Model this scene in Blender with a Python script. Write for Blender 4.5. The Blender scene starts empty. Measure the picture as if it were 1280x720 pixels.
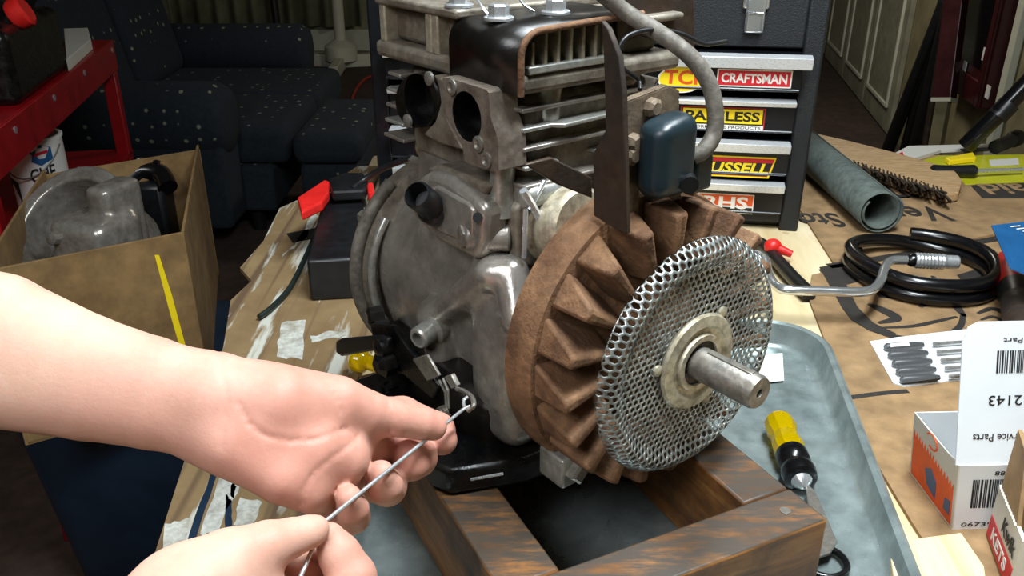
import bpy, bmesh, math, random
import numpy as np
from mathutils import Vector, Matrix

random.seed(7)
rng = np.random.default_rng(7)
sc = bpy.context.scene
COL = sc.collection

# ------------------------------------------------------------------ camera
FPX = 1100.0
PITCH = math.radians(25)
CH = 1.39
cam_d = bpy.data.cameras.new('camera')
cam = bpy.data.objects.new('camera', cam_d)
COL.objects.link(cam)
cam_d.sensor_width = 36.0
cam_d.lens = 36.0 * FPX / 1280.0
cam_d.clip_start = 0.02
cam.location = (0, 0, CH)
cam.rotation_euler = (math.radians(90) - PITCH, 0, 0)
sc.camera = cam

# ------------------------------------------------------------------ world and lamps
w = bpy.data.worlds.new('world')
sc.world = w
w.use_nodes = True
bg = w.node_tree.nodes['Background']
bg.inputs[0].default_value = (0.75, 0.85, 1.0, 1)
bg.inputs[1].default_value = 0.035

def area_light(name, loc, target, sx, sy, energy, color):
    l = bpy.data.lights.new(name, 'AREA')
    l.shape = 'RECTANGLE'; l.size = sx; l.size_y = sy
    l.energy = energy; l.color = color
    o = bpy.data.objects.new(name, l)
    COL.objects.link(o)
    o.location = loc
    d = Vector(target) - Vector(loc)
    o.rotation_euler = d.to_track_quat('-Z', 'Y').to_euler()
    return o

area_light('bench_lamp', (0.30, 0.52, 2.12), (0.12, 0.62, 0.9), 0.80, 0.22, 17.0, (0.86, 0.95, 1.0))
area_light('fill_light', (-0.75, -0.5, 2.3), (-0.2, 0.8, 0.9), 0.7, 0.7, 12.0, (0.95, 0.97, 1.0))  # added fill, unseen at camera left, to brighten the metals and engine side
area_light('ceiling_lamp', (1.0, 4.2, 2.35), (1.2, 4.6, 0.0), 0.4, 0.4, 12.0, (1.0, 0.94, 0.82))

sc.view_settings.view_transform = 'Standard'
sc.view_settings.look = 'None'
sc.view_settings.gamma = 1.0
sc.view_settings.use_curve_mapping = False
sc.view_settings.exposure = 1.0

# ------------------------------------------------------------------ pixel helpers (directions only; distance from planes)
_c, _s = math.cos(PITCH), math.sin(PITCH)
FWD = np.array([0, _c, -_s]); UPV = np.array([0, _s, _c]); RGT = np.array([1.0, 0, 0])
CAM = np.array([0, 0, CH])
def ray(px, py): return RGT*((px-640)/FPX) + UPV*((360-py)/FPX) + FWD
def at_d(px, py, d): return CAM + ray(px, py)*d
def at_z(px, py, z):
    r = ray(px, py); return CAM + r*((z-CH)/r[2])
def at_plane(px, py, p0, n):
    r = ray(px, py); return CAM + r*(((np.array(p0)-CAM) @ n)/(r @ n))

# ------------------------------------------------------------------ colours and materials
def lin(h):
    if isinstance(h, str):
        h = h.lstrip('#'); c = [int(h[i:i+2], 16)/255 for i in (0, 2, 4)]
    else: c = h
    return tuple((x/12.92 if x <= 0.04045 else ((x+0.055)/1.055)**2.4) for x in c) + (1,)

class NT:
    def __init__(self, name):
        self.m = bpy.data.materials.new(name); self.m.use_nodes = True
        self.t = self.m.node_tree; self.n = self.t.nodes; self.l = self.t.links
        self.b = self.n['Principled BSDF']
        self.tc = self.n.new('ShaderNodeTexCoord')
    def coord(self, scale=(1, 1, 1), which='Object', rot=(0, 0, 0)):
        mp = self.n.new('ShaderNodeMapping'); mp.inputs['Scale'].default_value = scale
        mp.inputs['Rotation'].default_value = rot
        self.l.new(self.tc.outputs[which], mp.inputs['Vector']); return mp.outputs[0]
    def noise(self, scale, detail=4, rough=0.6, vec=None, dist=0.0):
        n = self.n.new('ShaderNodeTexNoise'); n.inputs['Scale'].default_value = scale
        n.inputs['Detail'].default_value = detail; n.inputs['Roughness'].default_value = rough
        n.inputs['Distortion'].default_value = dist
        self.l.new(vec if vec is not None else self.tc.outputs['Object'], n.inputs['Vector'])
        return n.outputs['Fac']
    def ramp(self, fac, stops, interp='LINEAR'):
        r = self.n.new('ShaderNodeValToRGB'); r.color_ramp.interpolation = interp
        e = r.color_ramp.elements
        e[0].position, e[0].color = stops[0][0], stops[0][1]
        e[1].position, e[1].color = stops[-1][0], stops[-1][1]
        for p, c in stops[1:-1]:
            x = e.new(p); x.color = c
        self.l.new(fac, r.inputs[0]); return r.outputs[0]
    def mix(self, fac, a, b, mode='MIX'):
        m = self.n.new('ShaderNodeMix'); m.data_type = 'RGBA'; m.blend_type = mode
        for s, v in ((m.inputs[0], fac), (m.inputs[6], a), (m.inputs[7], b)):
            if isinstance(v, (int, float)): s.default_value = v
            elif isinstance(v, tuple): s.default_value = v
            else: self.l.new(v, s)
        return m.outputs[2]
    def set(self, name, v):
        s = self.b.inputs[name]
        if isinstance(v, (int, float, tuple)): s.default_value = v
        else: self.l.new(v, s)
    def bump(self, fac, strength=0.3, dist=0.002):
        b = self.n.new('ShaderNodeBump'); b.inputs['Strength'].default_value = strength
        b.inputs['Distance'].default_value = dist
        self.l.new(fac, b.inputs['Height']); self.l.new(b.outputs[0], self.b.inputs['Normal'])

G0, G1 = (0, 0, 0, 1), (1, 1, 1, 1)
def grey(v): return (v, v, v, 1)
def simple(name, col, rough=0.5, metal=0.0, var=0.25, scale=30, bump=0.0, bscale=None, coat=0.0, trans=0.0, ior=None, stretch=(1, 1, 1)):
    m = NT(name); c = lin(col)
    v = m.coord(stretch)
    f = m.noise(scale, 5, 0.65, v)
    dark = tuple(x*(1-var) for x in c[:3]) + (1,); lite = tuple(min(1, x*(1+var)) for x in c[:3]) + (1,)
    m.set('Base Color', m.ramp(f, [(0.3, dark), (0.7, lite)]))
    m.set('Roughness', m.ramp(f, [(0.2, grey(max(0, rough-0.08))), (0.8, grey(min(1, rough+0.08)))]))
    m.set('Metallic', metal)
    if coat: m.set('Coat Weight', coat)
    if trans:
        m.set('Transmission Weight', trans)
    if ior: m.set('IOR', ior)
    if bump: m.bump(m.noise(bscale or scale*3, 4, 0.6, v), bump, 0.002)
    return m.m
def two_tone(name, a, b, scale, lo=0.42, hi=0.6, rough=(0.4, 0.7), metal=(0.0, 0.0), bump=0.3, bscale=None, detail=6, stretch=(1, 1, 1), dist=0.0, bdist=0.002):
    m = NT(name); v = m.coord(stretch)
    f = m.noise(scale, detail, 0.65, v, dist)
    k = m.ramp(f, [(lo, G0), (hi, G1)])
    f2 = m.noise(scale*3.7, 4, 0.6, v)
    ca, cb = lin(a), lin(b)
    col = m.mix(k, ca, cb)
    sh = m.ramp(f2, [(0.3, grey(0.62)), (0.75, grey(1.15))])
    m.set('Base Color', m.mix(1.0, col, sh, 'MULTIPLY'))
    m.set('Roughness', m.ramp(f, [(lo, grey(rough[0])), (hi, grey(rough[1]))]))
    m.set('Metallic', m.ramp(f, [(lo, grey(metal[0])), (hi, grey(metal[1]))]))
    if bump: m.bump(m.noise(bscale or scale*4, 5, 0.65, v), bump, bdist)
    return m.m

M = {}
M['alu'] = two_tone('cast_aluminium', '#b2aca3', '#7b7268', 16, 0.4, 0.68, (0.24, 0.4), (0.62, 0.45), 0.2, 120)
M['alu_clean'] = two_tone('machined_aluminium', '#b5b6b0', '#8a8478', 40, 0.45, 0.7, (0.28, 0.4), (0.6, 0.5), 0.1, 200)
M['alu_dirty'] = two_tone('grimy_aluminium', '#978f81', '#5f5548', 30, 0.38, 0.62, (0.4, 0.6), (0.45, 0.2), 0.35, 180)
M['alu_oily'] = two_tone('oily_black_iron', '#0c0d0f', '#1d1a17', 30, 0.4, 0.62, (0.22, 0.4), (0.3, 0.2), 0.3, 120)
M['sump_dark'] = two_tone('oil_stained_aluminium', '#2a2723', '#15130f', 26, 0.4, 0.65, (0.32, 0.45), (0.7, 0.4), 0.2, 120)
M['flange'] = two_tone('brown_flange_metal', '#8a7f73', '#5c5046', 45, 0.4, 0.65, (0.38, 0.6), (0.4, 0.25), 0.25, 200)
M['rust'] = two_tone('rusty_iron', '#8d6848', '#5e3f27', 28, 0.36, 0.62, (0.7, 0.88), (0.1, 0.0), 0.6, 140, bdist=0.003)
M['rust_dark'] = two_tone('dark_rusty_iron', '#46301f', '#2b1d14', 30, 0.4, 0.62, (0.6, 0.8), (0.2, 0.0), 0.5, 150)
M['rust_plate'] = two_tone('rust_brown_sheet', '#443529', '#2b211a', 30, 0.4, 0.62, (0.5, 0.7), (0.4, 0.2), 0.3, 150)
M['steel'] = simple('bright_steel', '#c9ccce', 0.25, 0.7, 0.12, 60)
M['steel_dull'] = two_tone('dull_steel', '#9c9890', '#6e675c', 50, 0.4, 0.65, (0.3, 0.5), (0.65, 0.45), 0.15, 200)
M['chrome'] = simple('chrome', '#d9dcde', 0.16, 0.85, 0.05, 40)
M['mesh_steel'] = two_tone('plated_mesh_steel', '#b4bab8', '#7d8079', 45, 0.4, 0.65, (0.25, 0.42), (0.65, 0.55), 0.0)
M['cream_washer'] = two_tone('cream_plated_washer', '#cfc6ae', '#8d7f66', 60, 0.45, 0.7, (0.4, 0.55), (0.5, 0.4), 0.2)
M['white_fin'] = two_tone('pale_fin_edge', '#b9b09c', '#7c705c', 50, 0.45, 0.7, (0.4, 0.6), (0.5, 0.3), 0.2)
M['black_plastic'] = simple('black_plastic', '#141517', 0.38, 0, 0.3, 50)
M['black_gloss'] = simple('glossy_black_rubber', '#0c0c0e', 0.22, 0, 0.2, 50)
M['black_shield'] = two_tone('black_painted_shield', '#161412', '#2a2119', 25, 0.5, 0.75, (0.3, 0.5), (0.2, 0.3), 0.15)
M['coil'] = simple('blue_black_coil_resin', '#17252b', 0.36, 0, 0.25, 40, 0.1)
M['lamination'] = two_tone('rusty_lamination', '#8d7c68', '#5b4a3a', 40, 0.42, 0.65, (0.5, 0.75), (0.4, 0.1), 0.3, 160)
M['wire_grey'] = two_tone('aged_grey_rubber', '#6f695f', '#4a433a', 60, 0.4, 0.65, (0.6, 0.75), (0, 0), 0.3, 200)
sa_w = math.radians(26)
def make_wood():
    m = NT('oil_stained_wood')
    v = m.coord((14, 14, 60)); f = m.noise(1.0, 6, 0.65, m.coord((10, 10, 90)), 0.4)
    g = m.noise(14, 5, 0.65)
    base = m.ramp(f, [(0.3, lin('#553619')), (0.5, lin('#835529')), (0.72, lin('#a0713c'))])
    base = m.mix(m.ramp(g, [(0.45, G0), (0.7, G1)]), base, lin('#35261a'))
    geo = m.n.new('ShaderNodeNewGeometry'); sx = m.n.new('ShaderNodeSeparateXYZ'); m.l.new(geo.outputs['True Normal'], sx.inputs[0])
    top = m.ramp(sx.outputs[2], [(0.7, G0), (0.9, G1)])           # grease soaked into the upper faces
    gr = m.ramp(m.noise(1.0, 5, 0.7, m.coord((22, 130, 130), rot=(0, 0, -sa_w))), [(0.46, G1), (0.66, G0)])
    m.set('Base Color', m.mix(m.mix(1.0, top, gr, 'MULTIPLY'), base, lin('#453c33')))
    m.set('Roughness', 0.5); m.bump(f, 0.4, 0.0015)
    return m.m
M['wood_dark'] = make_wood()
M['ply'] = None
M['galv'] = two_tone('galvanised_pan', '#a4b0ae', '#8a9796', 12, 0.4, 0.65, (0.24, 0.36), (0.5, 0.45), 0.05, 60)
M['yellow_clear'] = None
M['red_paint'] = simple('red_enamel', '#8d0c14', 0.32, 0, 0.2, 20)
M['red_plastic'] = simple('red_plastic', '#d3231f', 0.4, 0, 0.15, 40)
M['white_print'] = simple('white_print', '#e9e6e0', 0.5, 0, 0.04, 40)
M['black_print'] = simple('black_print', '#1b1917', 0.6, 0, 0.2, 60)
M['brown_black_print'] = simple('dark_carton_ink', '#2a2622', 0.7, 0, 0.25, 60)
M['red_print'] = simple('red_print', '#c8202c', 0.45, 0, 0.08, 40)
M['yellow_print'] = simple('yellow_print', '#f4d51c', 0.45, 0, 0.06, 40)
M['orange_print'] = simple('orange_print', '#d8531c', 0.5, 0, 0.2, 60)
M['blue_print'] = simple('blue_print', '#17507f', 0.4, 0, 0.1, 40)
M['drawer_black'] = simple('drawer_black_enamel', '#0d0f14', 0.3, 0, 0.2, 30)
M['tool_grey'] = simple('hammered_charcoal_enamel', '#191c1f', 0.5, 0.1, 0.35, 420, 0.5, 500)
M['handle_alu'] = simple('brushed_aluminium', '#d5d7d9', 0.3, 0.5, 0.08, 60, stretch=(1, 30, 30))
M['carton'] = two_tone('brown_cardboard', '#a3835c', '#8d6f4b', 9, 0.4, 0.65, (0.8, 0.9), (0, 0), 0.12, 120)
M['carton_dim'] = two_tone('tan_cardboard', '#8d6f45', '#775a34', 7, 0.4, 0.65, (0.75, 0.85), (0, 0), 0.1, 120)
M['white_card'] = simple('white_card', '#dfe3e6', 0.6, 0, 0.03, 10)
M['grey_card'] = simple('pale_card', '#cfccc2', 0.65, 0, 0.05, 10)
M['emery'] = two_tone('grey_emery_cloth', '#5d6660', '#4b534f', 25, 0.4, 0.65, (0.85, 0.95), (0, 0), 0.2, 300)
M['brush_wood'] = two_tone('pale_beech', '#c8a57b', '#b08b5e', 20, 0.4, 0.65, (0.5, 0.6), (0, 0), 0.1, 80, stretch=(1, 8, 8))
M['bristle'] = simple('dark_wire_bristle', '#4a4138', 0.45, 0.8, 0.3, 200)
M['yellow_pack'] = simple('yellow_blister_card', '#c4c21e', 0.35, 0, 0.12, 20, coat=0.4)
M['bin_blue'] = simple('blue_tote_plastic', '#17283a', 0.42, 0, 0.2, 12)
M['wall'] = two_tone('beige_wall_paint', '#8f8664', '#857c5b', 2, 0.4, 0.65, (0.7, 0.8), (0, 0), 0.05, 80)
M['wall_pale'] = two_tone('pale_green_wall_paint', '#a3a284', '#8f9076', 2, 0.4, 0.65, (0.7, 0.8), (0, 0), 0.05, 80)
M['door_paint'] = two_tone('grey_white_door_paint', '#9c9a84', '#918f7a', 3, 0.4, 0.65, (0.5, 0.6), (0, 0), 0.03, 80)
M['white_paint'] = simple('white_paint', '#c9c9b6', 0.5, 0, 0.06, 10)
M['floor'] = two_tone('brown_carpet', '#4a3930', '#3b2d26', 6, 0.4, 0.65, (0.9, 0.95), (0, 0), 0.6, 300)
M['ceiling'] = simple('white_ceiling_paint', '#b8b4a6', 0.8, 0, 0.05, 5)
M['maroon'] = simple('maroon_lacquer', '#3a1014', 0.35, 0, 0.3, 12)
M['old_paint'] = two_tone('old_grey_white_paint', '#c2c2b8', '#8d8472', 40, 0.45, 0.7, (0.6, 0.8), (0, 0), 0.2)
M['cable_orange'] = simple('orange_cable', '#a5301c', 0.5, 0, 0.1, 30)
M['nail'] = simple('fingernail', '#dca596', 0.3, 0, 0.05, 90, coat=0.3)
M['teal_wire'] = simple('dark_teal_cable', '#17221f', 0.45, 0, 0.2, 40)

def make_ply():
    m = NT('pale_plywood')
    v = m.coord((2.0, 0.35, 2.0))
    f = m.noise(12, 6, 0.65, v, 0.6)
    base = m.ramp(f, [(0.3, lin('#c9ab79')), (0.5, lin('#dcc79c')), (0.72, lin('#e8d8b4'))])
    f2 = m.noise(16, 3, 0.6)
    kn = m.ramp(f2, [(0.68, G0), (0.75, G1)])
    m.set('Base Color', m.mix(kn, base, lin('#8f6a3e')))
    m.set('Roughness', 0.6); m.bump(f, 0.15, 0.001)
    return m.m
M['ply'] = make_ply()
def make_yellow():
    m = NT('clear_amber_plastic')
    m.set('Base Color', lin('#e6c400')); m.set('Roughness', 0.12); m.set('Transmission Weight', 0.6); m.set('IOR', 1.48)
    m.set('Subsurface Weight', 0.0)
    return m.m
M['yellow_clear'] = make_yellow()
def make_blister():
    m = NT('clear_blister_film')
    m.set('Base Color', (0.95, 0.97, 1, 1)); m.set('Roughness', 0.08); m.set('Alpha', 0.03); m.set('Specular IOR Level', 0.15); m.set('IOR', 1.4)
    return m.m
M['blister'] = make_blister()
def make_skin():
    m = NT('skin')
    f = m.noise(22, 5, 0.6)
    f2 = m.noise(11, 3, 0.5)
    sx = m.n.new('ShaderNodeSeparateXYZ'); m.l.new(m.tc.outputs['Object'], sx.inputs[0])
    mr = m.n.new('ShaderNodeMapRange'); mr.inputs[1].default_value = -0.02; mr.inputs[2].default_value = 0.075
    m.l.new(sx.outputs[0], mr.inputs[0])
    pale = m.ramp(f, [(0.3, lin('#cfa28d')), (0.55, lin('#d9b19c')), (0.75, lin('#e0bcaa'))])
    pink = m.ramp(f, [(0.3, lin('#b87f6d')), (0.55, lin('#c99684')), (0.75, lin('#d6a997'))])
    a = m.mix(mr.outputs[0], pale, pink)
    k = m.ramp(f2, [(0.45, G0), (0.75, grey(0.7))])
    m.set('Base Color', m.mix(k, a, lin('#c08170')))
    m.set('Roughness', 0.55); m.set('Specular IOR Level', 0.35)
    m.set('Subsurface Weight', 0.3); m.set('Subsurface Radius', (1.0, 0.4, 0.25)); m.set('Subsurface Scale', 0.004)
    m.bump(m.noise(420, 4, 0.7), 0.22, 0.001)
    return m.m
M['skin'] = make_skin()
def make_fleck():
    m = NT('navy_flecked_upholstery')
    vo = m.n.new('ShaderNodeTexVoronoi'); vo.inputs['Scale'].default_value = 17; vo.inputs['Randomness'].default_value = 0.35
    m.l.new(m.coord((1, 1, 1)), vo.inputs['Vector'])
    k = m.ramp(vo.outputs['Distance'], [(0.12, G1), (0.17, G0)])
    f = m.noise(60, 4)
    base = m.ramp(f, [(0.3, lin('#121a22')), (0.7, lin('#1d2730'))])
    m.set('Base Color', m.mix(k, base, lin('#7f8672')))
    m.set('Roughness', 0.95); m.bump(m.noise(500, 3), 0.4, 0.002)
    return m.m
M['fleck'] = make_fleck()
def make_painted_carton():
    m = NT('paint_streaked_cardboard')
    v = m.coord((26, 3.2, 1), rot=(0, 0, math.radians(8)))
    f = m.noise(1.0, 5, 0.6, v, 0.5)
    base = m.ramp(m.noise(14, 5), [(0.3, lin('#6b5434')), (0.7, lin('#87704d'))])
    stripe = m.noise(1.0, 2, 0.4, m.coord((60, 1.0, 1), rot=(0, 0, math.radians(8))))
    base = m.mix(m.ramp(stripe, [(0.55, G0), (0.66, G1)]), base, lin('#5b4630'))
    k = m.ramp(f, [(0.54, G0), (0.6, G1)])
    m.set('Base Color', m.mix(k, base, lin('#b5b4a8')))
    m.set('Roughness', 0.8); m.bump(stripe, 0.3, 0.002)
    return m.m
M['painted_carton'] = make_painted_carton()

# ------------------------------------------------------------------ mesh helpers
class MB:
    def __init__(self): self.v = []; self.f = []
    def add(self, vs, fs):
        n = len(self.v); self.v += [tuple(map(float, p)) for p in vs]
        self.f += [tuple(i+n for i in f) for f in fs]; return self
    def box(self, lo, hi):
        x0, y0, z0 = lo; x1, y1, z1 = hi
        return self.add([(x0, y0, z0), (x1, y0, z0), (x1, y1, z0), (x0, y1, z0), (x0, y0, z1), (x1, y0, z1), (x1, y1, z1), (x0, y1, z1)],
                        [(0, 3, 2, 1), (4, 5, 6, 7), (0, 1, 5, 4), (1, 2, 6, 5), (2, 3, 7, 6), (3, 0, 4, 7)])
    def prism(self, pts, vec):
        pts = [np.array(p, float) for p in pts]; vec = np.array(vec, float); n = len(pts)
        return self.add(pts + [p+vec for p in pts], [tuple(range(n))[::-1], tuple(range(n, 2*n))] + [(i, (i+1) % n, n+(i+1) % n, n+i) for i in range(n)])
    def tube(self, path, r, n=10, caps=True, closed=False):
        P = [np.array(p, float) for p in path]; m = len(P)
        rs = r if isinstance(r, (list, tuple)) else [r]*m
        up = None; base = len(self.v); rings = []
        for i, p in enumerate(P):
            if closed: t = P[(i+1) % m]-P[i-1]
            else: t = P[min(i+1, m-1)]-P[max(i-1, 0)]
            t = t/(np.linalg.norm(t)+1e-12)
            if up is None:
                a = np.array([0, 0, 1.0]) if abs(t[2]) < 0.9 else np.array([1.0, 0, 0])
                up = a - t*(a @ t)
            else: up = up - t*(up @ t)
            up = up/(np.linalg.norm(up)+1e-12); sd = np.cross(t, up)
            rings.append([p+rs[i]*(up*math.cos(2*math.pi*k/n)+sd*math.sin(2*math.pi*k/n)) for k in range(n)])
        vs = [q for rg in rings for q in rg]; fs = []
        for i in range(m if closed else m-1):
            j = (i+1) % m
            for k in range(n): fs.append((i*n+k, i*n+(k+1) % n, j*n+(k+1) % n, j*n+k))
        if caps and not closed: fs += [tuple(range(n))[::-1], tuple(range((m-1)*n, m*n))]
        return self.add(vs, fs)
    def cyl(self, a, b, r0, r1=None, n=20):
        return self.tube([a, b], [r0, r0 if r1 is None else r1], n)
    def lathe(self, prof, o, ax, n=32, cap=True, a0=0, a1=None, ref=None):
        o = np.array(o, float); ax = np.array(ax, float); ax /= np.linalg.norm(ax)
        a = np.array(ref, float) if ref is not None else (np.array([0, 0, 1.0]) if abs(ax[2]) < 0.9 else np.array([1.0, 0, 0]))
        u = a-ax*(a @ ax); u /= np.linalg.norm(u); v = np.cross(ax, u)
        full = a1 is None; a1 = a0+2*math.pi if full else a1
        m = n if full else n+1
        vs = []
        for r, h in prof:
            for k in range(m):
                t = a0+(a1-a0)*k/n; vs.append(o+ax*h+r*(u*math.cos(t)+v*math.sin(t)))
        fs = []
        for i in range(len(prof)-1):
            for k in range(n):
                k2 = (k+1) % m; fs.append((i*m+k, i*m+k2, (i+1)*m+k2, (i+1)*m+k))
        if cap and full:
            if prof[0][0] > 1e-6: fs.append(tuple(range(m))[::-1])
            if prof[-1][0] > 1e-6: fs.append(tuple(range((len(prof)-1)*m, len(prof)*m)))
        return self.add(vs, fs)
    def ball(self, c, r, nu=16, nv=10, sc_=(1, 1, 1)):
        prof = [(max(1e-5, math.sin(math.pi*i/nv)), -math.cos(math.pi*i/nv)) for i in range(nv+1)]
        t = MB().lathe(prof, (0, 0, 0), (0, 0, 1), nu)
        return self.add([(c[0]+r*sc_[0]*p[0], c[1]+r*sc_[1]*p[1], c[2]+r*sc_[2]*p[2]) for p in t.v], t.f)
    def xf(self, fn):
        self.v = [tuple(fn(p)) for p in self.v]; return self
    def build(self, name, mat, parent=None, frame=None, bevel=0.0, seg=2, smooth=35, base=None, solid=0.0, recalc=True, sub=0):
        vs = np.array(self.v)
        if frame is not None: vs = frame(vs)
        if parent is not None: org = np.array(parent['_o'])
        elif base is not None: org = np.array(base, float)
        else:
            org = np.array([(vs[:, 0].min()+vs[:, 0].max())/2, (vs[:, 1].min()+vs[:, 1].max())/2, vs[:, 2].min()])
        me = bpy.data.meshes.new(name)
        me.from_pydata([tuple(p) for p in (vs-org)], [], self.f)
        if recalc:
            bm = bmesh.new(); bm.from_mesh(me)
            bmesh.ops.remove_doubles(bm, verts=bm.verts, dist=1e-6)
            bmesh.ops.recalc_face_normals(bm, faces=bm.faces)
            bm.to_mesh(me); bm.free()
        me.materials.append(M[mat] if isinstance(mat, str) else mat)
        if smooth is not None:
            me.shade_smooth(); me.set_sharp_from_angle(angle=math.radians(smooth))
        o = bpy.data.objects.new(name, me); COL.objects.link(o)
        if parent is not None:
            o.parent = parent
        else: o.location = org
        o['_o'] = [float(x) for x in org]
        if solid:
            s_ = o.modifiers.new('thickness', 'SOLIDIFY'); s_.thickness = solid; s_.offset = 0
        if bevel:
            b = o.modifiers.new('bevel', 'BEVEL'); b.width = bevel; b.segments = seg; b.limit_method = 'ANGLE'; b.angle_limit = math.radians(40)
            b.harden_normals = False
        if sub:
            s_ = o.modifiers.new('smooth', 'SUBSURF'); s_.levels = sub; s_.render_levels = sub
        return o

def tag(o, label, cat, group=None, kind=None):
    if label: o['label'] = label
    if cat: o['category'] = cat
    if group: o['group'] = group
    if kind: o['kind'] = kind
    return o
def thing(name, label, cat, loc, group=None):
    o = bpy.data.objects.new(name, None); COL.objects.link(o)
    o.empty_display_size = 0.02
    o.location = tuple(map(float, loc)); o['_o'] = [float(x) for x in loc]
    return tag(o, label, cat, group)
def struct(o): o['kind'] = 'structure'; return o

def axes_frame(o, ex, ey, ez=(0, 0, 1)):
    o = np.array(o, float); A = np.array([ex, ey, ez], float)
    return lambda v: o + np.asarray(v) @ A

def text_mb(body, width=None, height=None, depth=0.0003, bold=0.0, shear=0.0):
    """text centred on the origin in the x-y plane, facing +z"""
    c = bpy.data.curves.new('txt', 'FONT'); c.body = body; c.align_x = 'CENTER'; c.align_y = 'CENTER'
    c.size = 1.0; c.extrude = 0.0; c.offset = bold; c.shear = shear; c.resolution_u = 3
    o = bpy.data.objects.new('txt', c); COL.objects.link(o)
    dg = bpy.context.evaluated_depsgraph_get()
    me = bpy.data.meshes.new_from_object(o.evaluated_get(dg))
    vs = np.array([v.co[:] for v in me.vertices]); fs = [tuple(p.vertices) for p in me.polygons]
    bpy.data.objects.remove(o); bpy.data.curves.remove(c); bpy.data.meshes.remove(me)
    lo, hi = vs.min(0), vs.max(0)
    vs = vs-(lo+hi)/2
    sx = width/(hi[0]-lo[0]) if width else None
    sy = height/(hi[1]-lo[1]) if height else sx
    if sx is None: sx = sy
    vs[:, 0] *= sx; vs[:, 1] *= sy; vs[:, 2] = 0
    m = MB(); m.add(vs, fs)
    return m
def put_text(body, parent, mat, o, ex, ey, width=None, height=None, bold=0.0, lift=0.0004, shear=0.0, name='lettering'):
    ex = np.array(ex, float); ey = np.array(ey, float); ez = np.cross(ex, ey)
    fr = axes_frame(np.array(o)+ez*lift, ex, ey, ez)
    ob = text_mb(body, width, height, bold=bold, shear=shear).build(name, mat, parent, fr, smooth=None, recalc=False)
    ob.modifiers.new('thickness', 'SOLIDIFY').thickness = 0.0003
    return ob
def patch(parent, mat, pts2, o, ex, ey, lift=0.0003, thick=0.0004, name='print'):
    ex = np.array(ex, float); ey = np.array(ey, float); ez = np.cross(ex, ey)
    fr = axes_frame(np.array(o)+ez*lift, ex, ey, ez)
    return MB().prism([(p[0], p[1], 0) for p in pts2], (0, 0, thick)).build(name, mat, parent, fr, smooth=None)
def rect(x0, y0, x1, y1): return [(x0, y0), (x1, y0), (x1, y1), (x0, y1)]

# signed-distance modelling for castings and flesh
def surface_nets(fn, lo, hi, h):
    lo = np.array(lo, float); hi = np.array(hi, float)
    n = np.ceil((hi-lo)/h).astype(int)+1
    ax = [lo[i]+h*np.arange(n[i]) for i in range(3)]
    V = np.empty(n, np.float32)
    Y, Zz = np.meshgrid(ax[1], ax[2], indexing='ij')
    for i0 in range(0, n[0], 16):
        xs = ax[0][i0:i0+16]
        P = np.empty((len(xs), n[1], n[2], 3), np.float32)
        P[..., 0] = xs[:, None, None]; P[..., 1] = Y; P[..., 2] = Zz
        V[i0:i0+16] = fn(P.reshape(-1, 3)).reshape(P.shape[:3])
    ins = V < 0
    nc = n-1
    acc = np.zeros(tuple(nc)+(3,), np.float32); cnt = np.zeros(tuple(nc), np.float32)
    cor = [(a, b, c) for a in (0, 1) for b in (0, 1) for c in (0, 1)]
    def sl(c): return V[c[0]:c[0]+nc[0], c[1]:c[1]+nc[1], c[2]:c[2]+nc[2]]
    for a in cor:
        for b in cor:
            if sum(abs(x-y) for x, y in zip(a, b)) == 1 and a < b:
                va, vb = sl(a), sl(b); m = (va < 0) != (vb < 0)
                t = np.where(m, va/np.where(m, va-vb, 1), 0)
                for k in range(3):
                    acc[..., k] += np.where(m, a[k]+(b[k]-a[k])*t, 0)
                cnt += m
    act = cnt > 0
    idx = -np.ones(tuple(nc), np.int64); idx[act] = np.arange(act.sum())
    ijk = np.argwhere(act)
    verts = lo+h*(ijk+acc[act]/cnt[act][:, None])
    faces = []
    for k in range(3):
        o1, o2 = [(1, 2), (2, 0), (0, 1)][k]
        s0 = [slice(1, nc[i]) for i in range(3)]; s0[k] = slice(0, nc[k])
        a_ = ins[tuple(s0)]
        s1 = list(s0); s1[k] = slice(1, nc[k]+1); b_ = ins[tuple(s1)]
        e = np.argwhere(a_ != b_)
        if len(e) == 0: continue
        flip = a_[tuple(e.T)]
        base = e.copy()
        for i in range(3):
            if i != k: base[:, i] += 1
        def cell(d1, d2):
            q = base.copy(); q[:, o1] -= d1; q[:, o2] -= d2; return idx[tuple(q.T)]
        q = np.stack([cell(1, 1), cell(0, 1), cell(0, 0), cell(1, 0)], 1)
        q[~flip] = q[~flip][:, ::-1]
        faces.append(q)
    faces = np.concatenate(faces)
    faces = faces[(faces >= 0).all(1)]
    return verts, faces
def smin(a, b, k):
    h = np.clip(0.5+0.5*(b-a)/k, 0, 1); return b*(1-h)+a*h-k*h*(1-h)
def smax(a, b, k): return -smin(-a, -b, k)
def cone(P, a, b, ra, rb):
    a = np.asarray(a, np.float32); b = np.asarray(b, np.float32)
    d = b-a; h = np.clip(((P-a) @ d)/(d @ d), 0, 1)
    return np.linalg.norm(P-a-h[:, None]*d, axis=1)-(ra+(rb-ra)*h)
def rbox(P, lo, hi, r):
    c = (np.array(lo)+np.array(hi))/2; e = (np.array(hi)-np.array(lo))/2-r
    q = np.abs(P-c.astype(np.float32))-e.astype(np.float32)
    return np.linalg.norm(np.maximum(q, 0), axis=1)+np.minimum(q.max(1), 0)-r
def cylx(P, y, z, r, x0, x1, rd):
    rr = np.hypot(P[:, 1]-y, P[:, 2]-z)-(r-rd); xx = np.abs(P[:, 0]-(x0+x1)/2)-((x1-x0)/2-rd)
    return np.hypot(np.maximum(rr, 0), np.maximum(xx, 0))+np.minimum(np.maximum(rr, xx), 0)-rd
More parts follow.
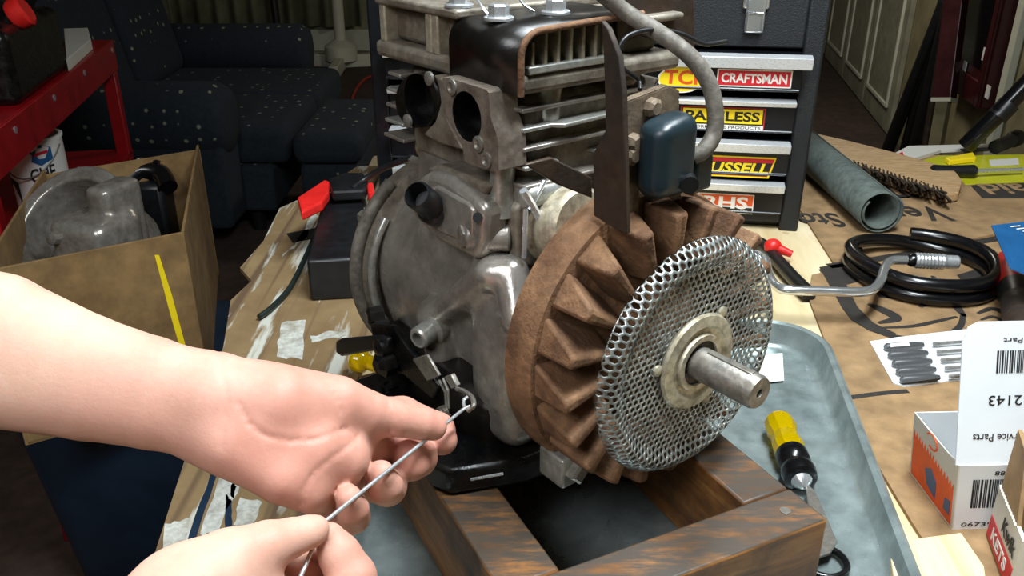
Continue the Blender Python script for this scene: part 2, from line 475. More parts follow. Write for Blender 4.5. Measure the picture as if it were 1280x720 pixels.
def sdf_mb(fn, lo, hi, h):
    v, f = surface_nets(fn, lo, hi, h)
    m = MB(); m.v = [tuple(p) for p in v.tolist()]; m.f = [tuple(q) for q in f.tolist()]
    return m

# ================================================================== THE ROOM
WD = np.array([0.1722, 0.9851, 0.0]); WN = np.array([-0.9851, 0.1722, 0.0])       # right wall direction and inward normal
WP = np.array([2.267, 5.207, 0.0])
def wall_pt(y): return WP + WD*((y-WP[1])/WD[1])
struct(MB().box((-3.1, -1.3, -0.1), (3.2, 8.0, 0.0)).build('floor', 'floor', smooth=None))
struct(MB().box((-3.1, -1.3, 2.45), (3.2, 8.0, 2.5)).build('ceiling', 'ceiling', smooth=None))
struct(MB().box((-3.1, 7.85, 0), (3.2, 7.95, 2.45)).build('wall_back', 'wall_pale', smooth=None))
struct(MB().box((-3.1, -1.3, 0), (-3.0, 7.85, 2.45)).build('wall_left', 'wall', smooth=None))
struct(MB().box((-3.0, -1.3, 0), (3.0, -1.2, 2.45)).build('wall_front', 'wall', smooth=None))
a, b = wall_pt(-1.2), wall_pt(7.85)
struct(MB().prism([a, b, b-WN*0.1, a-WN*0.1], (0, 0, 2.45)).build('wall_right', 'wall', smooth=None))
bb = MB().box((-3.0, 7.83, 0.02), (2.6, 7.85, 0.2)).build('baseboard_back', 'white_paint', bevel=0.004)
struct(bb)
# closet doors on the right wall
wf = axes_frame(WP, WD, WN)
for i, (x0, x1) in enumerate([(1.55, 2.42), (0.72, 1.53), (-0.12, 0.70)]):
    d = struct(MB().box((x0, 0.0, 0.012), (x1, 0.03, 2.05)).build('door_%d' % (i+1), 'door_paint', frame=wf, bevel=0.004))
    st = 0.11
    for (p0, p1, z0, z1) in [(x0+st, x1-st, 0.16, 0.95), (x0+st, x1-st, 1.1, 1.92)]:
        fr = MB()
        fr.prism([(p0, .03, z0), (p1, .03, z0), (p1-.03, .043, z0+.03), (p0+.03, .043, z0+.03)], (0, .001, 0))
        m = MB().box((p0, 0.026, z0), (p1, 0.036, z1)).build('door_panel', 'door_paint', d, wf, bevel=0.006)
        for q in (MB().box((p0-.012, .03, z0-.012), (p0+.012, .046, z1+.012)), MB().box((p1-.012, .03, z0-.012), (p1+.012, .046, z1+.012)),
                  MB().box((p0+.012, .03, z0-.012), (p1-.012, .046, z0+.012)), MB().box((p0+.012, .03, z1-.012), (p1-.012, .046, z1+.012))):
            q.build('panel_moulding', 'white_paint', d, wf, bevel=0.004)
    if i == 1:
        MB().tube([(x0+.06, .03, .72), (x0+.06, .06, .74), (x0+.06, .06, .94), (x0+.06, .03, .96)], .009, 8).build('door_pull', 'black_plastic', d, wf)
# pleated pale curtain in front of the back wall
cu = MB()
n = 90
xs = np.linspace(-2.9, -1.28, n)
prof = [(x, 7.74+0.035*math.sin(i*0.75)+0.012*math.sin(i*0.31)) for i, x in enumerate(xs)]
cu.add([(x, y, 0.24) for x, y in prof]+[(x, y, 2.3) for x, y in prof], [(i, i+1, n+i+1, n+i) for i in range(n-1)])
tag(cu.build('curtain', 'wall_pale', smooth=60, solid=0.004), 'pale pleated curtain hanging on the far wall', 'curtain')
# white pedestal stand far behind
ws = at_z(428, 84, 0.0)
t = thing('pedestal_stand', 'white tubular stand with spread feet before the far wall', 'stand', (ws[0], ws[1], 0))
f = axes_frame((ws[0], ws[1], 0), (1, 0, 0), (0, 1, 0))
MB().cyl((0, 0, .10), (0, 0, 1.9), .045, .045, 16).build('pole', 'white_paint', t, f)
MB().lathe([(.05, .02), (.13, .06), (.13, .17), (.05, .22)], (0, 0, 0), (0, 0, 1), 20).build('hub', 'white_paint', t, f)
for k, (dx, dy) in enumerate([(-.55, .12), (.55, .12), (.02, -.45)]):
    MB().box((-.035, 0, 0.0), (.035, .5, .10)).xf(lambda p, dx=dx, dy=dy: (lambda a: (p[0]*math.cos(a)-p[1]*math.sin(a), p[0]*math.sin(a)+p[1]*math.cos(a), p[2]))(math.atan2(dy, dx)-math.pi/2)).build('foot', 'white_paint', t, f, bevel=0.008)
# dark floor pole in front of the curtain
p0 = at_z(381, 74, 0.0)+np.array([0, -.75, 0])
tag(MB().tube([p0, p0+np.array([-.03, .02, 1.0]), p0+np.array([-.1, .06, 2.0])], .03, 10).build('dark_pole', 'black_plastic', smooth=50), 'thin dark pole standing before the pale curtain', 'pole')
# red extension cable on the floor
cp = [at_z(x, y, 0.012) for x, y in [(478, 92), (455, 100), (440, 125), (447, 160), (455, 205), (470, 232)]]
def spline(P, n=8):
    P = [np.array(p, float) for p in P]; out = []
    for i in range(len(P)-1):
        p0_ = P[i-1] if i else 2*P[0]-P[1]; p3 = P[i+2] if i+2 < len(P) else 2*P[-1]-P[-2]
        for k in range(n):
            u = k/n
            out.append(0.5*((2*P[i])+(-p0_+P[i+1])*u+(2*p0_-5*P[i]+4*P[i+1]-p3)*u*u+(-p0_+3*P[i]-3*P[i+1]+p3)*u**3))
    return out+[P[-1]]
tag(MB().tube(spline(cp), .011, 8).build('extension_cable', 'cable_orange', smooth=60), 'orange red cable lying on the dark floor behind the bench', 'cable')

# poles leaning on the right wall
def lean(name, mat, x0, y0, x1, y1, r, label, cat, group=None, z0=0.0, dwall=0.06, tip=None):
    A = at_z(x0, y0, z0)
    n_ = WN; p0_ = WP+WN*dwall
    B = at_plane(x1, y1, p0_, n_)
    A = A + WN*0.0
    rd = MB().tube([A+(B-A)*0.0, A+(B-A)*0.02, A+(B-A)*0.98, B], [r*.8, r, r*.9, r*.7], 12)
    base = (A[0], A[1], 0)
    if tip is None:
        return tag(rd.build(name, mat, base=base, smooth=50), label, cat, group)
    t_ = thing(name, label, cat, base, group)
    rd.build('pole', mat, t_, smooth=50)
    MB().tube([A-(B-A)*0.001, A+(B-A)*0.05], r*1.08, 12).build('tip', tip, t_, smooth=50)
    return t_
lean('wall_pole', 'black_plastic', 1105, 200, 1182, 0, .034, 'thick black pole leaning on the wall, lowest leaning of three', 'pole', 'black poles leaning on the wall')
lean('wall_pole', 'black_plastic', 1127, 204, 1186, -25, .028, 'black pole leaning on the wall between two other black poles', 'pole', 'black poles leaning on the wall')
lean('wall_pole', 'black_plastic', 1136, 216, 1193, -20, .032, 'black pole leaning on the wall beside the maroon pole', 'pole', 'black poles leaning on the wall')
lean('broom_handle', 'rust_plate', 1148, 234, 1197, -60, .018, 'brown wooden handle leaning behind the black poles', 'handle')
mp = thing('maroon_pole', 'maroon square pole with pale end against the wall', 'pole', tuple(at_z(1172, 180, 0.0)))
A = at_plane(1180, 126, WP+WN*.15, WN); B = at_plane(1200, -40, WP+WN*.15, WN); A2 = at_plane(1172, 186, WP+WN*.15, WN)
MB().tube([A, B], .055, 4).build('shaft', 'maroon', mp, smooth=None, bevel=.004)
MB().tube([np.array([A2[0], A2[1], 0.0]), A], .035, 4).build('lower_post', 'wall', mp, smooth=None)
MB().tube([A-(B-A)*.01, A+(B-A)*.02], .058, 4).build('collar', 'white_paint', mp, smooth=None)
# hanging glass-front case on right wall
ca = at_plane(1203, 100, WP, WN); cb = at_plane(1254, 110, WP, WN)
xa = (ca-WP) @ WD; xb = (cb-WP) @ WD
zlo = 0.5*(ca[2]+cb[2])-.05
cs = thing('wall_case', 'maroon framed dark display case hanging on the beige wall', 'case', tuple(wf(np.array([(xa+xb)/2, 0, zlo]))))
x0, x1 = min(xa, xb), max(xa, xb)
MB().box((x0, .001, zlo), (x1, .07, zlo+1.2)).build('body', 'maroon', cs, wf, bevel=.006)
MB().box((x0+.06, .07, zlo+.14), (x1-.06, .074, zlo+1.14)).build('dark_pane', 'black_gloss', cs, wf)
for q in (MB().box((x0, .07, zlo), (x0+.05, .085, zlo+1.2)), MB().box((x1-.05, .07, zlo), (x1, .085, zlo+1.2)), MB().box((x0+.05, .07, zlo), (x1-.05, .085, zlo+.1))):
    q.build('frame_rail', 'maroon', cs, wf, bevel=.004)
for (px, py) in [(1206, 84), (1231, 68), (1219, 109), (1226, 112), (1235, 115)]:
    q = at_plane(px, py, WP+WN*.075, WN); xx = (q-WP) @ WD
    MB().box((xx-.02, .074, q[2]-.025), (xx+.02, .078, q[2]+.025)).build('small_tag', 'white_print', cs, wf)
q = at_plane(1272, 60, WP, WN); xx = (q-WP) @ WD
tr = struct(MB().box((xx-.05, .001, 0), (xx+.02, .03, 2.4)).build('trim_1', 'white_paint', frame=wf, bevel=.005))

# ================================================================== LOVESEAT
ls = thing('loveseat', 'dark navy loveseat with pale flecks and rolled arms', 'sofa', (-1.5, 4.15, 0))
def arm(y):
    m = MB()
    m.box((-1.95, y-.11, .1), (-1.12, y+.11, .52))
    o = m.build('arm_panel', 'fleck', ls, bevel=.03, seg=3)
    P = [(-2.0, y, .53), (-1.12, y, .53)]
    MB().lathe([(.05, -.01), (.12, 0), (.145, .03), (.145, .85), (.12, .89), (.05, .9)], (-2.0, y, .53), (1, 0, 0), 24).build('arm_roll', 'fleck', ls, smooth=60)
arm(3.42); arm(4.92)
MB().box((-2.0, 3.53, .1), (-1.0, 4.81, .3)).build('base', 'fleck', ls, bevel=.02)
for y0 in (3.54, 4.18):
    MB().box((-1.85, y0, .3), (-.92, y0+.62, .47)).build('seat_cushion', 'fleck', ls, bevel=.05, seg=4)
    MB().box((-2.02, y0, .45), (-1.72, y0+.62, 1.02)).xf(lambda p: (p[0]-(p[2]-.45)*.22, p[1], p[2])).build('back_cushion', 'fleck', ls, bevel=.09, seg=5)
MB().box((-2.42, 3.4, .1), (-2.04, 4.95, .98)).build('back', 'fleck', ls, bevel=.08, seg=4)
for (x, y) in [(-1.1, 3.6), (-1.1, 4.75), (-2.3, 3.6), (-2.3, 4.75)]:
    MB().cyl((x, y, 0), (x, y, .1), .03, .035, 12).build('leg', 'black_plastic', ls)
ot = thing('ottoman', 'dark navy flecked ottoman standing before the loveseat', 'ottoman', (-.6, 3.72, 0))
MB().box((-.86, 3.42, .06), (-.62, 4.05, .34)).build('base', 'fleck', ot, bevel=.03, seg=3)
MB().box((-.88, 3.40, .34), (-.60, 4.07, .47)).build('cushion', 'fleck', ot, bevel=.05, seg=4)
for (x, y) in [(-.82, 3.47), (-.82, 4.0), (-.66, 3.47), (-.66, 4.0)]:
    MB().cyl((x, y, 0), (x, y, .06), .02, .025, 10).build('leg', 'black_plastic', ot)
# pale cloth on the loveseat back
tag(MB().box((-2.28, 3.75, 1.005), (-2.06, 4.35, 1.03)).xf(lambda p: (p[0], p[1], p[2]+.02*math.sin(p[1]*9))).build('folded_cloth', 'grey_card', bevel=.008), 'pale folded cloth on top of the loveseat back', 'cloth')

# ================================================================== RED WORK TABLE AND WHAT IS ON IT
ra = np.array([-.994, 1.60, .94]); rb = np.array([-1.222, 2.76, .94])
rd = (rb-ra)/np.linalg.norm(rb-ra); rn = np.array([rd[1]*-1, rd[0], 0])   # away to the left
rt = thing('red_table', 'red enamelled steel work table with deep side apron', 'table', tuple((ra+rb)/2*np.array([1, 1, 0])+rn*.25))
RL = np.linalg.norm(rb-ra)
fr = axes_frame((ra[0], ra[1], 0), rd, rn)
MB().box((0, 0.006, .932), (RL, .6, .94)).build('table_top', 'red_paint', rt, fr, bevel=.002)
MB().box((0, 0, .85), (RL, .006, .94)).build('apron', 'red_paint', rt, fr, bevel=.002)
MB().box((0, .6, .85), (RL, .606, .94)).build('apron', 'red_paint', rt, fr, bevel=.002)
MB().box((RL, 0, .85), (RL+.006, .606, .94)).build('apron', 'red_paint', rt, fr, bevel=.002)
for (x, y) in [(.02, .02), (RL-.03, .02), (.02, .58), (RL-.03, .58)]:
    MB().box((x-.02, y-.02, 0), (x+.02, y+.02, .85)).build('leg', 'red_paint', rt, fr, bevel=.004)
MB().box((-.0, .0, .585), (RL, .6, .60)).build('lower_shelf', 'red_paint', rt, fr, bevel=.003)
for x in (.2, .5, .8, RL-.03):
    MB().cyl((x, -.002, .915), (x, .004, .915), .008, .008, 10).build('bolt', 'steel', rt, fr)
oe = thing('old_engine', 'dark greasy engine standing on the red table', 'engine', tuple(fr(np.array([.52, .17, .94]))))
ef = axes_frame(fr(np.array([.52, .17, .94])), rd, rn)
eb = sdf_mb(lambda P: smin(smin(rbox(P, (-.22, -.16, .0), (.2, .14, .16), .02), cylx(P, 0.0, .17, .12, -.16, .12, .03), .03), cone(P, (.02, -.1, .2), (.1, -.16, .3), .06, .05), .02), (-.26, -.24, -.02), (.24, .18, .38), .01)
eb.build('block', 'alu_oily', oe, ef, smooth=60)
for k in range(5):
    MB().box((-.12, -.13, .29+k*.018), (.1, .11, .297+k*.018)).build('cooling_fin', 'alu_oily', oe, ef)
MB().lathe([(.03, 0), (.035, .01), (.035, .03), (.028, .036)], (-.08, -.14, .17), (0, -1, .5), 16).build('fuel_cap', 'red_plastic', oe, ef)
MB().tube(spline([(.12, -.12, .2), (.2, -.16, .22), (.22, -.1, .3), (.15, 0, .36)]), .009, 8).build('hose', 'black_gloss', oe, ef)
pc = at_z(98, 68, .935)
tag(MB().prism([at_z(82, 48, .94), at_z(112, 47, .94), at_z(116, 62, .94), at_z(86, 90, .94)], (0, 0, .03)).build('paper_pad', 'grey_card', smooth=None, bevel=.002), 'small white paper pad on the red table end', 'paper')
# bucket on the lower shelf
bk = at_plane(64, 205, (0, 2.13, 0), np.array([0, 1.0, 0]))
bx, by = -1.205, 2.16
bu = thing('paint_can', 'white can with blue and red logo under the red table', 'can', (bx, by, .60))
bf = axes_frame((bx, by, .60), (1, 0, 0), (0, 1, 0))
MB().lathe([(.06, .0), (.066, .004), (.068, .195), (.071, .2), (.071, .206), (.062, .206), (.06, .012), (.0001, .012)], (0, 0, 0), (0, 0, 1), 32, cap=False).build('body', 'white_print', bu, bf)
def wrap(parent, mat, pts, R, a0, z0, name):   # polygons wrapped on the can
    vs = [((R)*math.sin(a0+x/R), -(R)*math.cos(a0+x/R), z0+z) for x, z in pts]
    vo = [((R+.0008)*math.sin(a0+x/R), -(R+.0008)*math.cos(a0+x/R), z0+z) for x, z in pts]
    n_ = len(pts)
    MB().add(vs+vo, [tuple(range(n_))[::-1], tuple(range(n_, 2*n_))]+[(i, (i+1) % n_, n_+(i+1) % n_, n_+i) for i in range(n_)]).build(name, mat, parent, bf, smooth=None)
wrap(bu, 'blue_print', [(-.02, .0), (0, -.012), (.03, .0), (.03, .03), (.005, .04), (-.026, .03), (-.016, .016)], .0685, .62, .155, 'logo')
wrap(bu, 'red_print', [(-.012, .012), (.02, .018), (.02, .025), (-.012, .02)], .0692, .62, .155, 'logo_band')
wrap(bu, 'black_print', [(-.06, -.035), (.0, -.035), (.0, .02), (-.03, .03), (-.06, .02)], .0685, -.35, .08, 'dark_panel')
tm = text_mb('CHE', width=.06, height=.035, bold=.02)
tm.xf(lambda p: (.0690*math.sin(.62+p[0]/.069), -.0690*math.cos(.62+p[0]/.069), .122+p[1]+p[0]*.12)).build('lettering', 'black_print', bu, bf, smooth=None, recalc=False)
MB().tube([(.07*math.sin(k), -.07*math.cos(k)-.008*math.sin((k+1.5)/3*math.pi), .185-.07*math.sin((k+1.5)/3*math.pi)) for k in np.linspace(-1.5, 1.5, 13)], .002, 6).build('bail_handle', 'steel_dull', bu, bf)

# ================================================================== CARDBOARD BOX OF PARTS ON A BLUE TOTE
FR = np.array([-.562, 1.406]); FL = np.array([-.822, 1.235]); BR = np.array([-.712, 1.95]); BL = np.array([-.975, 1.76])
ZB, ZR = .52, .84
bc = (FR+FL+BR+BL)/4
cb = thing('cardboard_box', 'open tan cardboard box full of engine parts', 'box', (bc[0], bc[1], ZB))
def panel(p, q, z0, z1, th=.005, dz=0.0, name='side_panel'):
    d = (q-p)/np.linalg.norm(q-p); nn = np.array([-d[1], d[0]])
    if (bc-p) @ nn < 0: nn = -nn
    vs = [(*p, z0), (*q, z0), (*q, z1+dz), (*p, z1)]
    MB().prism(vs, (*(nn*th), 0)).build(name, 'carton_dim', cb, smooth=None, bevel=.001)
panel(FR, FL, ZB, ZR, dz=.0); panel(FR, BR, ZB, ZR); panel(BR, BL, ZB, ZR-.01); panel(FL, BL, ZB, ZR)
MB().prism([(*FR, ZB), (*FL, ZB), (*BL, ZB), (*BR, ZB)], (0, 0, .006)).build('bottom_panel', 'carton_dim', cb, smooth=None)
# yellow paint drip on the front panel
d_ = (FR-FL)/np.linalg.norm(FR-FL); nrm = np.array([d_[1], -d_[0]])
q0 = FL+d_*.262
yf = axes_frame((q0[0], q0[1], 0), (d_[0], d_[1], 0), (0, 0, 1), (nrm[0], nrm[1], 0))
MB().prism([(-.004, .81, 0), (.003, .808, 0), (.012, .73, 0), (.02, .62, 0), (.012, .6, 0), (.004, .69, 0)], (0, 0, .0006)).build('yellow_drip', 'yellow_print', cb, yf, smooth=None)
# blue tote
tt = thing('storage_tote', 'blue plastic tote on the floor under the cardboard box', 'tote', (-.765, 1.60, 0))
def loop(hx, hy, r, z, n_=5, cx=-.765, cy=1.60):
    out = []
    for (sx, sy, a0) in [(1, 1, 0), (-1, 1, 90), (-1, -1, 180), (1, -1, 270)]:
        for k in range(n_+1):
            a = math.radians(a0+90*k/n_); out.append((cx+sx*(hx-r)+r*math.cos(a), cy+sy*(hy-r)+r*math.sin(a), z))
    return out
def skin_loops(loops, cap0=True, cap1=True):
    m = MB(); n_ = len(loops[0]); fs = []
    for i in range(len(loops)-1):
        for k in range(n_): fs.append((i*n_+k, i*n_+(k+1) % n_, (i+1)*n_+(k+1) % n_, (i+1)*n_+k))
    if cap0: fs.append(tuple(range(n_))[::-1])
    if cap1: fs.append(tuple(range((len(loops)-1)*n_, len(loops)*n_)))
    return m.add([p for l in loops for p in l], fs)
skin_loops([loop(.15, .15, .03, 0), loop(.16, .16, .035, .02), loop(.2, .2, .04, .47), loop(.2, .2, .04, .485)]).build('tub', 'bin_blue', tt, smooth=50)
skin_loops([loop(.21, .21, .04, .485), loop(.215, .215, .04, .5), loop(.215, .215, .04, .51), loop(.2, .2, .04, .52)]).build('lid', 'bin_blue', tt, smooth=50)
# the scrap block in the box
sb = thing('engine_block', 'grey aluminium engine block with cooling fins in the cardboard box', 'engine block', (-.78, 1.55, ZB+.006))
c0 = at_z(105, 262, .84)
sf = axes_frame((c0[0], c0[1], .80), (.93, -.36, 0), (.36, .93, 0))
def blk(P):
    d = cylx(P, .0, .0, .10, -.12, .08, .01)
    d = smax(d, -cylx(P, .0, .0, .083, -.2, .2, .005), .004)
    return d
def blk2(P):
    # bowl shaped casing, axis tilted up towards the viewer
    q = P.copy(); a = math.radians(40); c_, s_ = math.cos(a), math.sin(a)
    q = np.stack([P[:, 2]*c_-P[:, 1]*s_, P[:, 0], P[:, 2]*s_+P[:, 1]*c_], 1)
    shell = smax(cylx(q, -.03, 0, .105, -.12, .03, .012), -cylx(q, -.03, 0, .088, -.09, .2, .006), .004)
    fl = smax(cylx(q, -.03, 0, .118, .018, .032, .004), -cylx(q, -.03, 0, .088, -.1, .2, .004), .003)
    d = np.minimum(shell, fl)
    d = smin(d, rbox(P, (.0, -.09, -.12), (.12, .02, .05), .02), .03)
    d = smin(d, rbox(P, (.05, -.04, -.06), (.10, .05, .10), .012), .015)
    return d
sdf_mb(blk2, (-.19, -.16, -.22), (.16, .17, .17), .005).build('casing', 'alu', sb, sf, smooth=50)
for k in range(7):
    x = -.175+k*.017
    MB().box((x, -.16, -.17), (x+.005, -.075, -.04)).xf(lambda p: (p[0]+(p[2]+.1)*-.25, p[1], p[2])).build('cooling_fin', 'alu_dirty', sb, sf, bevel=.0015)
MB().cyl((-.17, -.12, -.11), (-.03, -.10, -.13), .035, .045, 16).build('cylinder_barrel', 'alu_dirty', sb, sf)
MB().lathe([(.012, 0), (.012, .01), (.006, .012)], (.02, -.09, .02), (0, -1, .3), 8).build('bolt', 'steel_dull', sb, sf)
gp = at_z(190, 224, .78)
ap = thing('black_part', 'glossy black curved housing lying in the cardboard box', 'part', (gp[0], gp[1], ZB+.006))
MB().tube(spline([gp+np.array(v) for v in [(-.05, -.02, .0), (-.02, .0, .02), (.02, .0, .012), (.045, -.03, -.01)]]), .022, 10).build('shell', 'black_gloss', ap, smooth=60)
MB().tube(spline([gp+np.array(v) for v in [(-.05, -.01, .028), (-.02, .01, .045), (.02, .005, .035)]]), .007, 8).build('rib', 'black_gloss', ap, smooth=60)
MB().box(gp+np.array([-.04, -.04, -.25]), gp+np.array([.035, .03, -.0])).build('body', 'black_plastic', ap, bevel=.012)

# ================================================================== WORKBENCH
BZ = .90
wb = thing('workbench', 'workbench with a pale plywood top under cardboard and tools', 'workbench', (.5, .95, 0))
MB().box((-.27, .30, .872), (1.18, 1.66, BZ)).build('plywood_top', 'ply', wb, bevel=.002)
for (x, y) in [(-.2, .38), (1.12, .38), (-.2, 1.58), (1.12, 1.58)]:
    MB().box((x-.045, y-.045, 0), (x+.045, y+.045, .872)).build('leg', 'wood_dark', wb, bevel=.004)
MB().box((-.22, .36, .78), (1.14, .398, .872)).build('apron', 'wood_dark', wb, bevel=.003)
MB().box((-.22, 1.56, .78), (1.14, 1.6, .872)).build('apron', 'wood_dark', wb, bevel=.003)
MB().box((-.2, .4, .2), (1.12, 1.56, .22)).build('lower_shelf', 'wood_dark', wb, bevel=.003)
CZ = .904     # top of the cardboard lying on the bench
def flat(pts, z0, th): return MB().prism([(p[0], p[1], z0) for p in pts], (0, 0, th))
XU, YU = np.array([1.0, 0, 0]), np.array([0, 1.0, 0])
# near printed cardboard sheet
ca_ = thing('cardboard_sheet', 'flattened brown carton with black emblem print under the hose', 'cardboard', (.75, .8, BZ))
flat([(.405, 1.085), (1.15, 1.41), (1.15, .42), (.335, .42), (.333, .579), (.334, .692), (.379, 1.014)], BZ+.0005, .0035).build('sheet', 'carton', ca_, smooth=None)
cb_ = thing('cardboard_sheet', 'flattened brown carton with upside-down lettering under the wire brush', 'cardboard', (.8, 1.4, BZ))
flat([(.447, 1.112), (1.15, 1.42), (1.15, 1.65), (.49, 1.65), (.462, 1.3)], BZ+.0005, .0035).build('sheet', 'carton', cb_, smooth=None)
def bench_poly(parent, mat, pix, z=CZ, name='print', th=.0004):
    MB().prism([at_z(x, y, z) for x, y in pix], (0, 0, th)).build(name, mat, parent, smooth=None)
def stroke(parent, mat, pix, wpx, z=CZ, name='print_line'):
    P = [at_z(x, y, z) for x, y in pix]; P = spline(P, 5); n_ = len(P)
    L, R_ = [], []
    for i, p in enumerate(P):
        t_ = P[min(i+1, n_-1)]-P[max(i-1, 0)]; t_ /= np.linalg.norm(t_)
        nn = np.array([-t_[1], t_[0], 0]); wd = (wpx[0]+(wpx[1]-wpx[0])*math.sin(math.pi*i/(n_-1)))/1000*.5
        L.append(p+nn*wd); R_.append(p-nn*wd)
    vs = L+R_+[p+np.array([0, 0, .0004]) for p in L+R_]
    m = 2*n_; fs = [(i, i+1, n_+i+1, n_+i) for i in range(n_-1)]+[(m+i, m+i+1, m+n_+i+1, m+n_+i) for i in range(n_-1)]
    fs += [(i, i+1, m+i+1, m+i) for i in range(n_-1)]+[(n_+i, n_+i+1, m+n_+i+1, m+n_+i) for i in range(n_-1)]
    MB().add(vs, fs).build(name, mat, parent, smooth=None)
ink = 'brown_black_print'
bench_poly(ca_, ink, [(1024, 334), (1062, 328), (1075, 352), (1058, 356), (1072, 384), (1052, 384)])
bench_poly(ca_, ink, [(1052, 384), (1072, 384), (1092, 404), (1120, 417), (1118, 424), (1086, 413), (1064, 400)], CZ+.0004)
stroke(ca_, ink, [(1118, 420), (1150, 424), (1180, 421), (1200, 408), (1204, 392)], (6, 9))
bench_poly(ca_, ink, [(1078, 352), (1150, 350), (1165, 362), (1155, 378), (1100, 372)])
stroke(ca_, ink, [(1098, 404), (1120, 398), (1100, 386), (1085, 380)], (5, 16))
stroke(ca_, ink, [(1100, 410), (1140, 408), (1170, 402), (1196, 396)], (4, 7))
stroke(ca_, ink, [(1120, 352), (1150, 362), (1162, 376), (1150, 384)], (5, 12))
stroke(ca_, ink, [(1165, 345), (1180, 360), (1196, 384), (1206, 396)], (5, 12))
bench_poly(ca_, ink, [(1196, 344), (1236, 332), (1252, 360), (1222, 374)])
stroke(ca_, ink, [(1222, 392), (1240, 386), (1256, 392), (1262, 402)], (4, 10))
stroke(ca_, ink, [(1226, 400), (1242, 396), (1256, 404)], (3, 6))
stroke(ca_, ink, [(1062, 497), (1100, 492), (1135, 489)], (7, 7))
stroke(cb_, ink, [(1036, 333), (1090, 325), (1160, 313), (1290, 291)], (16, 16))
stroke(cb_, ink, [(1085, 252), (1140, 246), (1200, 240)], (6, 6))
def bench_text(parent, body, x0, x1, yc, hpx, mat, z=CZ, flip=True, bold=.02):
    a_, b_ = at_z(x0, yc, z), at_z(x1, yc, z); t_, u_ = at_z((x0+x1)/2, yc-hpx/2, z), at_z((x0+x1)/2, yc+hpx/2, z)
    ex = (b_-a_)/np.linalg.norm(b_-a_)
    if flip: ex = -ex
    ey = np.array([-ex[1], ex[0], 0])
    put_text(body, parent, mat, (a_+b_)/2, ex, ey, np.linalg.norm(b_-a_), np.linalg.norm(t_-u_), bold)
bench_text(cb_, 'Ver', 1112, 1184, 267, 17, ink)
bench_text(cb_, 'Sto', 1000, 1052, 275, 17, ink)
bench_text(cb_, 'em', 1100, 1150, 240, 14, ink)
bench_poly(cb_, ink, [(1213, 232), (1290, 224), (1290, 248), (1228, 248)])
bench_text(cb_, 'aid', 1228, 1284, 236, 12, 'carton', CZ+.0005)
# paint streaked cardboard on the left of the bench
pc_ = thing('painted_cardboard', 'paint-streaked torn cardboard along the bench edge', 'cardboard', (-.2, 1.0, BZ))
flat([(-.285, 1.57), (-.33, 1.43), (-.375, 1.342), (-.365, 1.2), (-.372, 1.103), (-.345, 1.06), (-.355, 1.0), (-.328, .878), (-.305, .7), (-.282, .541), (-.27, .42), (-.16, .42), (-.165, .8), (-.15, .98), (-.13, 1.30), (-.24, 1.33), (-.24, 1.57)], BZ+.0005, .006).build('sheet', 'painted_carton', pc_, smooth=None)
PZ = BZ+.0065
def jag(poly, amp=2.2, n_=5):
    out = []
    for (x1, y1), (x2, y2) in zip(poly, poly[1:]+poly[:1]):
        for k in range(n_): out.append((x1+(x2-x1)*k/n_+random.uniform(-amp, amp)*(k > 0), y1+(y2-y1)*k/n_+random.uniform(-amp, amp)*(k > 0)))
    return out
for poly in ([(352, 404), (382, 400), (378, 450), (346, 446)], [(380, 300), (398, 270), (392, 262), (372, 300), (352, 322)], [(206, 655), (238, 648), (232, 690), (206, 692)],
             [(278, 590), (302, 600), (272, 668), (250, 668)], [(300, 622), (328, 628), (312, 660), (292, 656)], [(388, 420), (430, 412), (430, 420), (392, 428)]):
    bench_poly(pc_, 'old_paint', jag(poly), PZ, 'paint_patch')
for poly in ([(264, 590), (274, 586), (246, 670), (236, 690), (232, 684)], [(282, 618), (290, 626), (290, 660), (282, 660)], [(290, 602), (296, 608), (292, 625), (288, 618)]):
    bench_poly(pc_, 'bin_blue', jag(poly, 1.2), PZ, 'dark_streak')
bench_poly(pc_, 'black_print', [(358, 292), (400, 284), (402, 296), (366, 304)], PZ, 'arrow_print')
# plywood offcut lying over the near cardboard
tag(flat([at_z(1112, 672, .92)[:2], at_z(1203, 660, .92)[:2], at_z(1232, 702, .92)[:2], at_z(1240, 760, .92)[:2], at_z(1125, 760, .92)[:2]], CZ, .012).build('plywood_offcut', 'ply', smooth=None, bevel=.0015), 'pale plywood offcut in front of the white box', 'offcut')

# ================================================================== TOOL CHEST
W_ = .66
th_ = math.radians(9)
CX = np.array([math.cos(th_), -math.sin(th_), 0]); CY = np.array([math.sin(th_), math.cos(th_), 0])
C0 = at_z(997, 290, BZ)
cf = axes_frame(C0, CX, CY)
tb = thing('tool_chest', 'charcoal metal tool chest with black drawers and brand stickers', 'tool chest', tuple(cf(np.array([-W_/2, .15, 0]))))
def tbp(px, py, y=0.0):
    q = at_plane(px, py, C0+CY*y, CY)-C0; return float(q @ CX), float(q[2])
ztop = tbp(950, 60)[1]
HT = .46
g = 'tool_grey'
MB().box((-W_, 0.02, 0), (0, .30, .012)).build('bottom_panel', g, tb, cf, bevel=.003)
MB().box((-.028, 0, 0), (0, .30, HT)).build('side_panel', g, tb, cf, bevel=.004)
MB().box((-W_, 0, 0), (-W_+.028, .30, HT)).build('side_panel', 'drawer_black', tb, cf, bevel=.004)
MB().box((-W_+.028, .29, .012), (-.028, .30, HT)).build('back_panel', g, tb, cf)
MB().box((-W_+.028, 0, ztop), (-.028, .29, ztop+.075)).build('upper_panel', g, tb, cf, bevel=.003)
MB().box((-W_-.003, -.004, ztop+.077), (.003, .304, HT+.02)).build('lid', g, tb, cf, bevel=.008)
MB().box((-W_+.028, .002, .0125), (-.028, .03, .028)).build('bottom_rail', g, tb, cf, bevel=.002)
